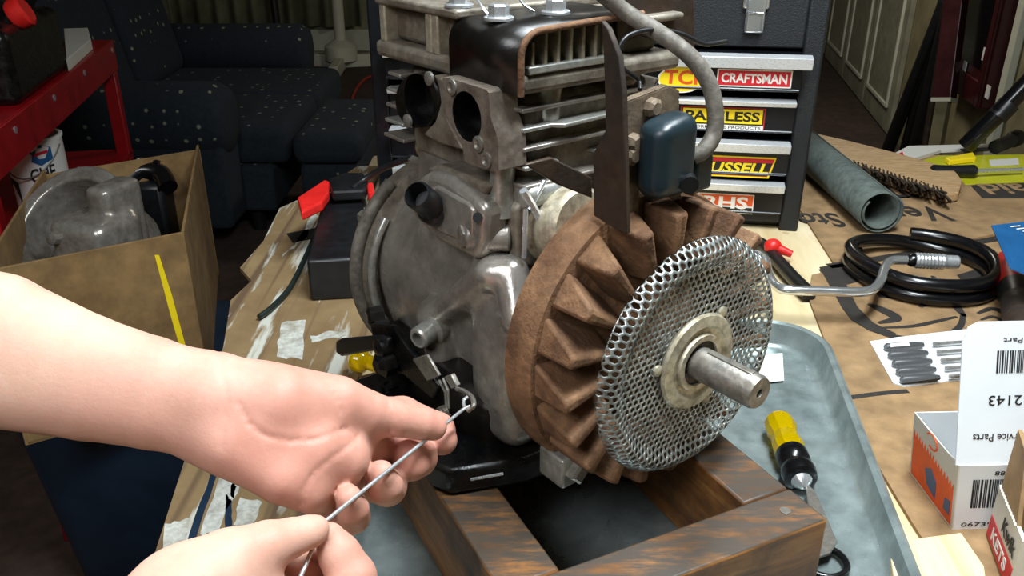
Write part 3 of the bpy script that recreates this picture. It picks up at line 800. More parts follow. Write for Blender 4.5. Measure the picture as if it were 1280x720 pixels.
# latch
lx, lz = tbp(943, 22)
MB().box((lx-.018, -.008, lz+.012), (lx+.018, 0, lz+.05)).build('latch_plate', 'chrome', tb, cf, bevel=.003)
lt = MB().box((lx-.013, -.012, lz-.02), (lx+.013, -.006, lz+.03)).build('latch', 'chrome', tb, cf, bevel=.003)
MB().tube([(lx-.010, -.013, lz-.016), (lx-.010, -.013, lz+.008), (lx+.010, -.013, lz+.008), (lx+.010, -.013, lz-.016)], .0025, 8).build('latch_wire', 'chrome', lt, cf)
MB().cyl((lx, -.004, lz+.04), (lx, -.011, lz+.04), .005, .005, 10).build('latch_rivet', 'chrome', lt, cf)
# drawers: (top of handle y, bottom of handle y, bottom of drawer y, pulled out)
dr = [(64, 85, 117, .016), (120, 134, 165, .004), (174, 192, 225, .008), (239, 262, 272, .002)]
dr = [(66, 88, 116, .022), (122, 135, 168, .008), (175, 193, 221, .010), (226, 242, 270, .004)]
drawers = []
for i, (y0, y1, y2, out) in enumerate(dr):
    zt = tbp(985, y0, -out)[1]; zh = tbp(985, y1-2, -out)[1]; zb = tbp(985, y2, -out)[1]
    xr = -.0285 if i else -.0285
    d = MB().box((-W_+.0295, -out, zb), (xr, .26, zt-.003)).build('drawer', 'drawer_black', tb, cf, bevel=.0015)
    MB().prism([(-W_+.031, -out, zh), (-W_+.031, -out-.014, zh+.001), (-W_+.031, -out-.016, zt-.005), (-W_+.031, -out, zt-.002)], (W_-.061+(.012 if i == 0 else 0), 0, 0)).build('drawer_handle', 'handle_alu', d, cf, bevel=.001)
    MB().cyl((-W_+.031, -out-.0004, zb+.003), (xr-.002, -out-.0004, zb+.003), .002, .002, 10).build('drawer_lip', 'drawer_black', d, cf)
    drawers.append((d, out))
CZv = np.array([0, 0, 1.0])
def sticker(i, x0, y0, x1, y1):
    """centre, width and height of a sticker on drawer i from its pixel box"""
    d, out = drawers[i]
    a_ = tbp(x0, (y0+y1)/2, -out); b_ = tbp(x1, (y0+y1)/2, -out); t_ = tbp((x0+x1)/2, y0, -out); u_ = tbp((x0+x1)/2, y1, -out)
    c_ = cf(np.array([(a_[0]+b_[0])/2, -out, (t_[1]+u_[1])/2]))
    return d, c_, abs(b_[0]-a_[0]), abs(t_[1]-u_[1])
def st_patch(d, c, w_, h_, mat, lift, name='sticker', skew=0.0):
    pts = [(-w_/2-skew, -h_/2), (w_/2-skew, -h_/2), (w_/2+skew, h_/2), (-w_/2+skew, h_/2)]
    return patch(d, mat, pts, c, CX, CZv, lift, .0003, name)
d, c, w_, h_ = sticker(0, 896, 87, 990, 109)
st_patch(d, c, w_, h_, 'white_print', .0004); st_patch(d, c, w_-.004, h_-.004, 'red_print', .0008)
put_text('CRAFTSMAN', d, 'white_print', c, CX, CZv, w_*.88, h_*.55, .03, .0013)
d, c, w_, h_ = sticker(0, 822, 82, 880, 116)
ell = [(math.cos(k)*.5, math.sin(k)*.5) for k in np.linspace(0, 2*math.pi, 33)[:-1]]
patch(d, 'white_print', [(x*w_, y*h_) for x, y in ell], c, CX, CZv, .0004, .0003, 'sticker')
patch(d, 'yellow_print', [(x*w_*.93, y*h_*.88) for x, y in ell], c, CX, CZv, .0008, .0003, 'sticker')
put_text('TCI', d, 'orange_print', c+CZv*h_*.08, CX, CZv, w_*.72, h_*.52, .03, .0013)
put_text('AUTOMOTIVE', d, 'orange_print', c-CZv*h_*.3, CX, CZv, w_*.45, h_*.09, .0, .0013)
d, c, w_, h_ = sticker(1, 850, 134, 956, 163)
st_patch(d, c, w_, h_, 'red_print', .0004); st_patch(d, c, w_-.003, h_-.003, 'black_print', .0008)
st_patch(d, c+CZv*h_*.13, w_*.94, h_*.6, 'yellow_print', .0012)
put_text('PAINLESS', d, 'black_print', c+CZv*h_*.13, CX, CZv, w_*.88, h_*.42, .03, .0017)
st_patch(d, c-CZv*h_*.34, w_*.98, h_*.2, 'white_print', .0012)
put_text('PERFORMANCE PRODUCTS', d, 'black_print', c-CZv*h_*.34, CX, CZv, w_*.92, h_*.13, .01, .0017)
d, c, w_, h_ = sticker(2, 868, 195, 966, 221)
st_patch(d, c, w_, h_, 'yellow_print', .0004, skew=.004); st_patch(d, c, w_-.005, h_-.005, 'red_print', .0008, skew=.004)
st_patch(d, c-CZv*h_*.08, w_-.008, h_*.62, 'black_print', .0012, skew=.003)
put_text('RUSSELL', d, 'yellow_print', c-CZv*h_*.04, CX, CZv, w_*.9, h_*.5, .03, .0017, shear=.2)
d, c, w_, h_ = sticker(3, 872, 242, 942, 266)
c = c + CY*(-.0)
st_patch(d, c, w_, h_, 'white_print', .0004); st_patch(d, c+CZv*h_*.18, w_-.003, h_*.55, 'orange_print', .0008); st_patch(d, c-CZv*h_*.32, w_-.003, h_*.28, 'black_print', .0008)
put_text('RHS', d, 'white_print', c+CZv*h_*.06, CX, CZv, w_*.8, h_*.62, .03, .0013)
put_text('RACING HEAD SERVICE', d, 'white_print', c-CZv*h_*.38, CX, CZv, w_*.8, h_*.12, .0, .0013)

# ================================================================== THINGS ON THE BENCH, RIGHT SIDE
# rolled emery cloth
e0 = at_z(1096, 292, CZ); e1 = at_z(996, 200, CZ)
ed = (e1-e0)/np.linalg.norm(e1-e0); en = np.array([-ed[1], ed[0], 0])
ns, turns = 64, 1.7
sp = []
for k in range(ns+1):
    a_ = 2*math.pi*turns*k/ns; r_ = .0335-.009*k/ns
    sp.append(en*(r_*math.cos(a_+2.6))+np.array([0, 0, 1])*(r_*math.sin(a_+2.6)+.0345))
L_ = np.linalg.norm(e1-e0)+.05
tag(MB().add([e0+s_ for s_ in sp]+[e0+ed*L_+s_ for s_ in sp], [(i, i+1, ns+2+i, ns+1+i) for i in range(ns)]).build('emery_roll', 'emery', smooth=60, solid=.0016), 'rolled tube of grey emery cloth beside the tool chest', 'emery roll')
# wire brush
wz = CZ
br = thing('wire_brush', 'wire brush with pale wooden back lying on its side', 'brush', tuple(at_z(1110, 222, wz)))
bz = wz+.002
blk_pts = [(1018, 176), (1062, 186), (1130, 204), (1190, 222), (1201, 236), (1196, 252), (1180, 254), (1120, 236), (1062, 214), (1026, 194)]
MB().prism([at_z(x, y, bz) for x, y in blk_pts], (0, 0, .016)).build('wooden_back', 'brush_wood', br, smooth=None, bevel=.003)
bs = MB()
for i in range(22):
    for j in range(4):
        u = i/21; px, py = 1068+u*108+random.uniform(-1, 1), 201+u*34+j*1.6
        a_ = at_z(px, py, bz+.016); b_ = a_+np.array([-.012+random.uniform(-.004, .004), -.050+random.uniform(-.006, .006), -.010+.007*j+random.uniform(-.003, .003)])
        bs.tube([a_, b_], [.0017, .0022], 5)
bo = bs.build('bristles', 'bristle', br, smooth=60); bo['kind'] = 'stuff'
# black hose coil
hc = at_z(1150, 346, CZ)
hp = []
for k in range(73):
    a_ = 2*math.pi*1.85*k/72
    hp.append((hc[0]+(.089+.004*math.sin(3*a_+1))*math.cos(a_+2.3), hc[1]+(.093+.003*math.sin(2*a_))*math.sin(a_+2.3), CZ+.0095+.018*min(1, max(0, (k-30)/12.))))
tag(MB().tube(hp, .0092, 12).build('hose_coil', 'black_gloss', smooth=60), 'coiled glossy black rubber hose on the cardboard', 'hose')
# speed handle
sp_ = thing('speed_handle', 'chrome cranked speed handle with knurled grip across the hose', 'wrench', tuple(at_z(1030, 362, CZ)))
zc = CZ+.043
pp = [at_z(x, y, zc) for x, y in [(930, 320), (943, 317), (956, 324), (960, 340), (967, 354), (982, 362), (1030, 364), (1075, 365), (1092, 361), (1101, 350), (1106, 335), (1114, 326), (1134, 325)]]
MB().tube(spline(pp, 5), .0058, 12).build('crank_rod', 'chrome', sp_, smooth=60)
k0, k1 = at_z(1134, 325, zc), at_z(1198, 328, zc)
kd = k1-k0
gr = MB().lathe([(.006, 0), (.0085, .004), (.0085, .009)], k0, kd, 20).build('collar', 'black_gloss', sp_)
kn = MB()
Lk = np.linalg.norm(kd)
prof = [(.009, .009)]+[(.0098+(.0005 if i % 2 else 0), .010+i*(Lk*.72-.01)/16) for i in range(17)]+[(.0088, Lk*.75), (.0088, Lk*.97), (.0075, Lk)]
kn.lathe(prof, k0, kd, 28).build('knurled_grip', 'steel', sp_, smooth=20)
# black cable with red terminal
cc = thing('battery_cable', 'thick black cable with red terminal cap beside the flywheel screen', 'cable', tuple(at_z(985, 340, BZ)))
MB().tube(spline([at_z(x, y, BZ+.012) for x, y in [(938, 300), (955, 308), (972, 326), (990, 346), (1012, 368)]]), .0095, 12).build('cable', 'black_plastic', cc, smooth=60)
r0 = at_z(966, 308, BZ+.022)
MB().ball(r0, .0125, 16, 10, (1, .9, .9)).build('terminal_cap', 'red_plastic', cc, smooth=60)
MB().tube([r0, at_z(990, 318, BZ+.015)], [.008, .005], 10).build('cap_tail', 'red_plastic', cc, smooth=60)
# yellow blister pack with screwdriver
yp = thing('screwdriver_pack', 'yellow blister card holding a black-handled screwdriver', 'package', tuple(at_z(1215, 215, CZ)))
MB().prism([at_z(x, y, CZ) for x, y in [(1146, 204), (1172, 196), (1292, 194), (1292, 228), (1206, 231), (1198, 224), (1166, 211)]], (0, 0, .002)).build('card', 'yellow_pack', yp, smooth=None)
a_, b_ = at_z(1163, 214, CZ+.014), at_z(1220, 214, CZ+.014)
MB().tube([a_, a_+(b_-a_)*.06, a_+(b_-a_)*.5, a_+(b_-a_)*.94, b_], [.007, .012, .0105, .012, .008], 12).build('screwdriver_handle', 'black_plastic', yp, smooth=40)
MB().cyl(b_, at_z(1278, 212, CZ+.012), .004, .004, 10).build('screwdriver_shaft', 'steel', yp)
MB().prism([at_z(x, y, CZ+.0025) for x, y in [(1180, 203), (1215, 196), (1219, 203), (1186, 207)]], (0, 0, .01)).build('yellow_insert', 'yellow_print', yp, smooth=None, bevel=.002)
MB().prism([at_z(x, y, CZ+.0025) for x, y in [(1236, 200), (1272, 198), (1274, 206), (1238, 208)]], (0, 0, .0006)).build('printed_panel', 'grey_card', yp, smooth=None)
rp = thing('tool_pack', 'flat red and clear tool package behind the yellow blister card', 'package', tuple(at_z(1180, 190, CZ)))
MB().prism([at_z(x, y, CZ) for x, y in [(1116, 196), (1135, 186), (1250, 183), (1252, 187), (1176, 191), (1140, 202), (1124, 203)]], (0, 0, .006)).build('card', 'grey_card', rp, smooth=None)
MB().prism([at_z(x, y, CZ+.006) for x, y in [(1200, 187), (1244, 185), (1246, 188), (1206, 191)]], (0, 0, .002)).build('black_panel', 'black_print', rp, smooth=None)
MB().prism([at_z(x, y, CZ+.006) for x, y in [(1118, 195), (1128, 191), (1132, 201), (1124, 203)]], (0, 0, .002)).build('red_corner', 'red_print', rp, smooth=None)
# black rods rising behind
q0 = at_z(1204, 190, CZ+.02); q1 = q0+np.array([.16, -.02, .19])
def frompix(px, py, d): return at_d(px, py, d)
tr_ = thing('tripod_leg', 'shiny black tube leaning over the far bench corner', 'tube', (q0[0], q0[1], CZ))
MB().tube([frompix(1207, 183, 1.68), frompix(1250, 140, 1.63), frompix(1300, 88, 1.60)], .0165, 14).build('tube', 'black_gloss', tr_, smooth=60)
MB().tube([frompix(1246, 146, 1.635), frompix(1262, 129, 1.625)], .019, 14).build('collar', 'black_plastic', tr_, smooth=60)
a_ = at_z(1244, 184, CZ+.014)
fl_ = thing('torch', 'short black torch lying at the far bench edge', 'torch', (a_[0], a_[1], CZ))
b_ = at_z(1272, 172, CZ+.016)
MB().tube([a_, a_+(b_-a_)*.7], .0135, 14).build('barrel', 'black_plastic', fl_, smooth=60)
MB().tube([a_+(b_-a_)*.7, a_+(b_-a_)*.8, b_], [.0135, .0165, .0165], 14).build('head', 'black_gloss', fl_, smooth=60)

# set of needle files on white card
nf = thing('file_set', 'set of black-handled needle files in a clear pouch on white card', 'file set', tuple(at_z(1170, 450, CZ)))
MB().prism([at_z(x, y, CZ) for x, y in [(1087, 428), (1120, 423), (1215, 412), (1258, 407), (1264, 424), (1262, 470), (1180, 478), (1130, 484), (1116, 480)]], (0, 0, .0015)).build('card', 'white_card', nf, smooth=None)
for k in range(5):
    y = 434+k*10.2; x = 1106+k*5.0
    a_, b_, c_ = at_z(x, y, CZ+.0065), at_z(x+48, y-3, CZ+.0065), at_z(x+112, y-8, CZ+.0065)
    hd = MB().tube([a_, a_+(b_-a_)*.05, a_+(b_-a_)*.8, b_], [.0028, .0045, .0042, .0028], 10).build('file_handle', 'black_plastic', nf, smooth=50)
    MB().tube([b_, b_+(c_-b_)*.25], [.0034, .003], 8).build('ferrule', 'blister', hd)
    MB().tube([b_+(c_-b_)*.2, c_], [.0024, .0016], 8).build('file_blade', 'steel_dull', nf)
bench_poly(nf, 'white_print', [(1112, 430), (1136, 428), (1137, 432), (1113, 434)], CZ+.0112, 'handle_print')
MB().prism([at_z(x, y, CZ+.012) for x, y in [(1098, 430), (1250, 412), (1256, 462), (1122, 480)]], (0, 0, .0004)).build('clear_film', 'blister', nf, smooth=None)

# white open box with orange side
fl0, bl0 = at_z(1190, 662, CZ), at_z(1137, 590, CZ)
wx = thing('white_box', 'open white parts box with orange printed side and barcode', 'box', tuple(fl0+np.array([.05, .04, 0])))
ey = (bl0-fl0)/np.linalg.norm(bl0-fl0); ex = np.array([ey[1], -ey[0], 0]); DX, DY, DH = .115, float(np.linalg.norm(bl0-fl0)), .064
wbf = axes_frame(fl0, ex, ey, np.array([0, 0, 1.0])-ex*.13)
tk = .0012
MB().box((0, 0, 0), (DX, DY, tk)).build('bottom', 'white_card', wx, wbf, smooth=None)
lp = MB().box((0, 0, tk), (tk, DY, DH)).build('side_panel', 'grey_card', wx, wbf, smooth=None)
MB().box((DX-tk, 0, tk), (DX, DY, DH)).build('side_panel', 'white_card', wx, wbf, smooth=None)
fp = MB().box((tk, 0, tk), (DX-tk, tk, DH)).build('front_panel', 'white_card', wx, wbf, smooth=None)
MB().box((tk, DY-tk, tk), (DX-tk, DY, DH)).build('back_panel', 'white_card', wx, wbf, smooth=None)
# orange print on the side panel with toothed edge
so = lambda y, z: np.array([-.0001, y, z])
def side_poly(pts, mat, x=-.0002, name='print'):
    MB().prism([(x, p[0], p[1]) for p in pts], (-.0003, 0, 0)).build(name, mat, lp, wbf, smooth=None)
teeth = []
for k in range(15):
    y = .004+(DY-.008)*k/14; teeth += [(y, .043+.006*(k/14)), (min(DY-.003, y+(DY-.008)/28), .036+.006*(k/14))]
side_poly([(.003, .002), (DY-.003, .002)]+teeth[::-1], 'orange_print')
side_poly([(.03, .008), (.045, .012), (.05, .025), (.04, .032), (.03, .024)], 'blue_print', -.0006)
side_poly([(.006, .01), (.016, .01), (.014, .022), (.006, .024)], 'blue_print', -.0006)
stroke_pts = [(DY*.55+.009*math.cos(k), .057+.007*math.sin(k)) for k in np.linspace(0.4, 5.2, 10)]
MB().tube([(-.0004, y, z) for y, z in stroke_pts], .0008, 6).build('logo', 'orange_print', lp, wbf)
# barcode
xb = .013
for k in range(18):
    wdt = random.choice([.0006, .0009, .0015]); 
    MB().box((xb, -.0005, .022), (xb+wdt, -.0001, .05)).build('barcode_bar', 'black_print', fp, wbf, smooth=None); xb += wdt+random.choice([.0006, .001, .0014])
put_text('881 316 04', fp, 'black_print', wbf(np.array([.05, 0, .056])), ex, CZv, .04, .004)
put_text('067391', fp, 'black_print', wbf(np.array([.022, 0, .005])), ex, CZv, .03, .004)
# raised lid flap hinged on the front edge
fh = .115
ftilt = np.array([0, .30, .954])
ff = axes_frame(wbf(np.array([-.002, .001, DH])), ex, ey*ftilt[1]+CZv*ftilt[2], np.cross(ex, ey*ftilt[1]+CZv*ftilt[2]))
fpts = [(0, 0), (DX-.004, 0), (DX-.004, fh), (.012, fh), (.004, fh-.004), (0, fh-.016)]
lf = MB().prism([(p[0], p[1], -tk) for p in fpts], (0, 0, tk)).build('lid_flap', 'white_card', wx, ff, smooth=None)
fo = lambda x, y: ff(np.array([x, y, 0]))
eu = ey*ftilt[1]+CZv*ftilt[2]
put_text('Genuine Service Parts', lf, 'black_print', fo(.05, .022), -ex, -eu, .075, .006)
put_text('3-12143', lf, 'black_print', fo(.046, .052), -ex, -eu, .045, .008)
xb = .028
for k in range(16):
    wdt = random.choice([.0006, .0009, .0014])
    MB().box((xb, .074, .0001), (xb+wdt, .092, .0005)).build('barcode_bar', 'black_print', lf, ff, smooth=None); xb += wdt+random.choice([.0006, .001, .0014])
put_text('a.k.a Part', lf, 'black_print', fo(.05, .1), -ex, -eu, .035, .004)

# second carton in the corner
kf0 = at_z(1258, 742, CZ); kb0 = at_z(1232, 668, CZ)
ky = (kb0-kf0)/np.linalg.norm(kb0-kf0); kx = np.array([ky[1], -ky[0], 0])
kf = axes_frame(kf0, kx, ky); KD, KH, KW = float(np.linalg.norm(kb0-kf0)), .05, .12
kb = thing('parts_carton', 'open corrugated carton with red band and black lettering beside the white box', 'box', tuple(kf(np.array([KW/2, KD/2, 0]))))
MB().box((0, 0, 0), (KW, KD, .002)).build('bottom', 'carton', kb, kf, smooth=None)
ks = MB().box((0, 0, .002), (.003, KD, KH)).build('side_panel', 'grey_card', kb, kf, smooth=None)
kfp = MB().box((.003, 0, .002), (KW, .003, KH)).build('front_panel', 'grey_card', kb, kf, smooth=None)
MB().box((KW-.003, .003, .002), (KW, KD, KH)).build('side_panel', 'carton', kb, kf, smooth=None)
kbp = MB().box((.003, KD-.003, .002), (KW-.003, KD, KH+.05)).build('back_flap', 'carton', kb, kf, smooth=None)
MB().prism([(.0, KD*.25, KH), (.0, KD-.004, KH), (.0, KD-.004, KH+.055), (.0, KD*.55, KH+.05)], (.003, 0, 0)).build('side_flap', 'carton', kb, kf, smooth=None)
zz = [(-.0005, KD*.25+(KD*.72)*k/24, KH+(.0012 if k % 2 else 0)) for k in range(25)]
MB().tube(zz, .0009, 4).build('torn_edge', 'grey_card', kb, kf)
MB().box((-.0005, .002, .003), (-.0001, KD-.002, .022)).build('red_band', 'red_print', ks, kf, smooth=None)
put_text('KETS', ks, 'white_print', kf(np.array([0, KD*.5, .013])), -ky, CZv, KD*.6, .011, .02, .001)
put_text('Kwik', ks, 'black_print', kf(np.array([0, KD*.33, .034])), -ky, CZv, KD*.5, .013, .03, .001)

# red and dark tool with a blue card on top
rt0, rt1 = at_z(1263, 330, CZ+.024), at_z(1283, 425, CZ+.022)
rg = thing('red_grip_tool', 'red and black gripped tool lying beside the file set', 'tool', tuple(at_z(1268, 385, CZ)))
dv = rt1-rt0
MB().tube([rt0-dv*.04, rt0, rt0+dv*.25, rt0+dv*.4], [.012, .021, .022, .02], 16).build('red_grip', 'red_plastic', rg, smooth=60)
MB().tube([rt0+dv*.38, rt0+dv*.45, rt0+dv*.55], [.0215, .022, .02], 16).build('black_collar', 'black_plastic', rg, smooth=60)
MB().tube([rt0+dv*.55, rt0+dv*.95, rt0+dv], [.02, .02, .016], 16).build('brown_barrel', 'rust_plate', rg, smooth=60)
bcd = [at_d(1239, 283, 1.10), at_d(1300, 276, 1.10), at_d(1300, 352, .985), at_d(1262, 336, 1.0)]
bl_ = thing('blue_card', 'blue printed backing card resting on the red gripped tool', 'card', tuple(at_z(1275, 330, CZ)))
nrm_ = np.cross(bcd[1]-bcd[0], bcd[3]-bcd[0]); nrm_ /= np.linalg.norm(nrm_)
if nrm_[2] < 0: nrm_ = -nrm_
MB().prism(bcd, nrm_*.0015).build('card', 'blue_print', bl_, smooth=None)
e_x = (bcd[1]-bcd[0])/np.linalg.norm(bcd[1]-bcd[0]); e_y = np.cross(nrm_, e_x)
for k in range(5):
    patch(bl_, 'white_print', rect(0, 0, .012+.004*(k % 2), .0022), bcd[0]+e_x*(.018+.003*k)-e_y*(.012+.008*k)+nrm_*.0015, e_x, e_y, .0002, .0003, 'text_line')
patch(bl_, 'white_print', rect(0, 0, .03, .045), bcd[0]+e_x*.045-e_y*.085+nrm_*.0015, e_x, e_y, .0002, .0003, 'white_panel')

# ================================================================== LEFT SIDE: black case with red clamp
f_l, f_r = at_z(388, 377, PZ), at_z(463, 373, PZ)
bx_ = (f_r-f_l)/np.linalg.norm(f_r-f_l); by_ = np.array([-bx_[1], bx_[0], 0])
bw = float(np.linalg.norm(f_r-f_l))
bt = thing('black_case', 'black tapered plastic case on the painted cardboard', 'case', tuple(f_l+bx_*bw/2+by_*.1))
cf2 = axes_frame(f_l, bx_, by_)
hh, dd = .055, .24
MB().add([(0, 0, 0), (bw, 0, 0), (bw, dd, 0), (.0, dd, 0), (.0, .004, hh), (bw, .004, hh), (bw*.86, dd, hh*1.15), (bw*.1, dd, hh*1.15)],
         [(0, 3, 2, 1), (4, 5, 6, 7), (0, 1, 5, 4), (1, 2, 6, 5), (2, 3, 7, 6), (3, 0, 4, 7)]).build('body', 'black_plastic', bt, cf2, bevel=.004)
MB().tube([(bw*.96, .006, hh+.002), (bw*.9, dd*.7, hh*1.12)], .0012, 6).build('bright_edge', 'steel', bt, cf2)
rc = thing('spring_clamp', 'red handled black spring clamp behind the black case', 'clamp', tuple(at_z(420, 250, PZ)))
zt_ = PZ+.068
MB().prism([at_z(x, y, zt_) for x, y in [(373, 258), (407, 235), (413, 238), (412, 252), (404, 264), (378, 277)]], (0, 0, .014)).build('handle', 'red_plastic', rc, smooth=None, bevel=.003)
MB().prism([at_z(x, y, zt_) for x, y in [(459, 240), (467, 238), (471, 262), (470, 280), (464, 276)]], (0, 0, .014)).build('handle', 'red_plastic', rc, smooth=None, bevel=.003)
MB().prism([at_z(x, y, zt_) for x, y in [(411, 236), (430, 228), (456, 228), (462, 240), (458, 250), (416, 252)]], (0, 0, .016)).build('jaw_body', 'black_plastic', rc, smooth=None, bevel=.004)
tag(MB().tube(spline([at_z(x, y, PZ+.006) for x, y in [(404, 268), (396, 288), (380, 325), (362, 360), (340, 384), (324, 396)]]), .0035, 8).build('thin_cable', 'teal_wire', smooth=60), 'thin dark cable trailing over the painted cardboard', 'cable')
MB().tube(spline([at_z(440, 236, zt_+.014), at_z(456, 224, zt_+.02), at_z(482, 209, zt_+.04), at_z(515, 197, zt_+.06)]), .0045, 8).build('cord', 'black_plastic', rc, smooth=60)
# yellow knob
yk = at_z(462, 478, BZ)
yn = thing('yellow_cap', 'yellow plastic cap with flared flange behind the black lever', 'cap', tuple(yk))
yfr = axes_frame(yk, (.9, -.43, 0), (.43, .9, 0))
MB().lathe([(.006, -.022), (.013, -.016), (.0125, -.004), (.008, .0), (.009, .012), (.022, .022), (.0235, .025), (.02, .028)], (0, 0, .0245), (1, .0, .0), 24).build('body', 'yellow_clear', yn, yfr, smooth=50)

# ================================================================== PAN AND WOODEN STAND
pa = math.radians(-8)
PX_, PY_ = np.array([math.cos(pa), math.sin(pa), 0]), np.array([-math.sin(pa), math.cos(pa), 0])
pf = axes_frame((.345, .885, BZ), PX_, PY_)
def rrect(x0, x1, y0, y1, r, z, n_=8):
    out = []
    for (cx, cy, a0) in [(x1-r, y1-r, 0), (x0+r, y1-r, 90), (x0+r, y0+r, 180), (x1-r, y0+r, 270)]:
        for k in range(n_+1):
            a = math.radians(a0+90*k/n_); out.append((cx+r*math.cos(a), cy+r*math.sin(a), z))
    return out
pl = [rrect(-.42-e, e, -.56-e, e, .055+e, z) for e, z in [(-.02, .0025), (-.008, .004), (-.004, .008), (0, .03), (.004, .032), (.008, .030), (.009, .027), (.006, .025), (.0035, .025), (-.003, .004), (-.018, .001)]]
pan = thing('drip_pan', 'galvanised metal drip pan with rounded corners under the wooden stand', 'pan', tuple(pf(np.array([-.21, -.28, 0]))))
skin_loops(pl, True, True).build('pan_shell', 'galv', pan, pf, smooth=40)
pb = at_z(955, 458, BZ+.004)
tag(MB().prism([at_z(x, y, BZ+.005) for x, y in [(946, 444), (978, 442), (980, 476), (944, 480)]], (0, 0, .0006)).build('paper_scrap', 'white_print', smooth=None), 'white paper scrap lying in the metal pan', 'paper')
SA = np.array([.2165, .4886, 0]); sa = math.radians(26)
SX, SY = np.array([math.cos(sa), math.sin(sa), 0]), np.array([-math.sin(sa), math.cos(sa), 0])
ST = .982; SB = BZ+.0045
stf = axes_frame(SA, SX, SY)
sd = thing('wooden_stand', 'oil-stained rectangular wooden stand under the engine', 'stand', tuple(stf(np.array([-.11, .15, SB]))))
MB().box((-.232, 0, SB), (.006, .039, ST)).build('rail', 'wood_dark', sd, stf, bevel=.002)
MB().box((-.036, .0395, SB), (.005, .295, ST)).build('rail', 'wood_dark', sd, stf, bevel=.002)
MB().box((-.230, .0395, SB), (-.187, .295, ST)).build('rail', 'wood_dark', sd, stf, bevel=.002)
MB().box((-.232, .2955, SB), (.006, .335, ST)).build('rail', 'wood_dark', sd, stf, bevel=.002)
for (x, y) in [(-.21, .02), (-.015, .02)]:
    MB().cyl((x, y, ST-.001), (x, y, ST+.0006), .004, .004, 10).build('nail_head', 'steel_dull', sd, stf)
# screwdriver in the pan
d0, d1 = at_z(971, 522, BZ+.020), at_z(1004, 606, BZ+.014)
dv = d1-d0; Ld = np.linalg.norm(dv)
sv = thing('nut_driver', 'clear yellow handled nut driver lying in the pan', 'screwdriver', tuple(at_z(990, 570, BZ+.003)))
hprof = [(.004, 0), (.0105, .002), (.0135, .007), (.0145, .02), (.012, .03), (.0138, .038), (.0145, Ld*.5), (.0135, Ld*.56)]
MB().lathe(hprof, d0, dv, 12).build('handle', 'yellow_clear', sv, smooth=25)
MB().lathe([(.0135, Ld*.55), (.0145, Ld*.58), (.0145, Ld*.7), (.012, Ld*.74), (.0145, Ld*.78), (.0155, Ld*.84), (.0145, Ld*.92), (.010, Ld*.95)], d0, dv, 24).build('collar', 'black_gloss', sv, smooth=40)
MB().lathe([(.0095, Ld*.945), (.007, Ld*.98), (.003, Ld*1.03), (.0005, Ld*1.04)], d0, dv, 20).build('tip', 'steel', sv, smooth=40)
gb = MB().prism([at_z(x, y, BZ+.012) for x, y in [(1006, 606), (1018, 616), (1046, 680), (1038, 694), (1020, 700), (1010, 640)]], (0, 0, .003))
tag(gb.build('steel_strip', 'steel_dull', smooth=None, bevel=.0008), 'flat grey steel strip in the pan beside the stand', 'strip')
rg_ = at_z(1030, 702, BZ+.008)
tag(MB().tube([rg_+np.array([.017*math.cos(k), .017*math.sin(k), 0]) for k in np.linspace(0, 2*math.pi, 25)[:-1]], .0028, 8, closed=True).build('rubber_ring', 'black_gloss', smooth=60), 'black rubber ring lying in the pan', 'ring')

# ================================================================== THE SMALL ENGINE (local axes: s along the shaft towards the flywheel, t across, z up)
EO = at_d(868, 450, .60)
AZ_ = math.radians(52)
ES = np.array([math.cos(AZ_), -math.sin(AZ_), 0]); ET = np.array([math.sin(AZ_), math.cos(AZ_), 0])
EF = axes_frame(EO, ES, ET)
def _loc(p): q = p-EO; return np.array([q @ ES, q @ ET, q[2]])
def et(px, py, t): return _loc(at_plane(px, py, EO+ET*t, ET))
def es(px, py, s): return _loc(at_plane(px, py, EO+ES*s, ES))
EZB = ST-EO[2]+.0005     # local z of the stand top
en_ = thing('small_engine', 'partly stripped aluminium engine with rusty finned flywheel on a wooden stand', 'engine', tuple(EF(np.array([-.18, 0, EZB]))))
def part(mb, name, mat, parent=None, **k): return mb.build(name, mat, parent or en_, EF, **k)

def crank(P):
    d = cylx(P, .0, -.012, .082, -.30, -.085, .02)
    d = smin(d, rbox(P, (-.140, -.094, -.088), (-.082, .08, .040), .016), .012)
    d = smin(d, rbox(P, (-.235, -.074, .02), (-.105, .06, .112), .014), .02)
    d = smin(d, rbox(P, (-.29, -.07, -.08), (-.10, .07, -.03), .02), .02)
    a, b = et(540, 402, -.084), et(616, 342, -.088)
    d = smin(d, cone(P, a, b, .010, .013), .007)
    d = smin(d, cone(P, et(552, 440, -.086), et(545, 395, -.086), .013, .016), .006)
    d = smin(d, cone(P, et(648, 400, -.088), et(640, 340, -.080), .011, .012), .008)
    d = smin(d, cone(P, et(612, 300, -.075), et(618, 345, -.078), .013, .012), .01)
    return d
part(sdf_mb(crank, (-.325, -.12, -.11), (-.065, .10, .125), .003), 'crankcase', 'alu', smooth=60)
def sump(P):
    d = rbox(P, (-.275, -.098, EZB+.004), (-.105, .09, -.052), .012)
    d = smin(d, rbox(P, (-.20, -.104, -.09), (-.13, .0, -.05), .012), .02)
    return d
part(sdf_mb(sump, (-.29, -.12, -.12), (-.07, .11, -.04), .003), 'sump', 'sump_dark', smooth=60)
part(MB().prism([(-.255, -.13, EZB), (-.115, -.143, EZB), (-.098, -.138, EZB), (-.075, -.085, EZB), (-.07, .0, EZB), (-.08, .10, EZB), (-.25, .11, EZB)], (0, 0, .022)), 'base_plate', 'alu_oily', bevel=.004)
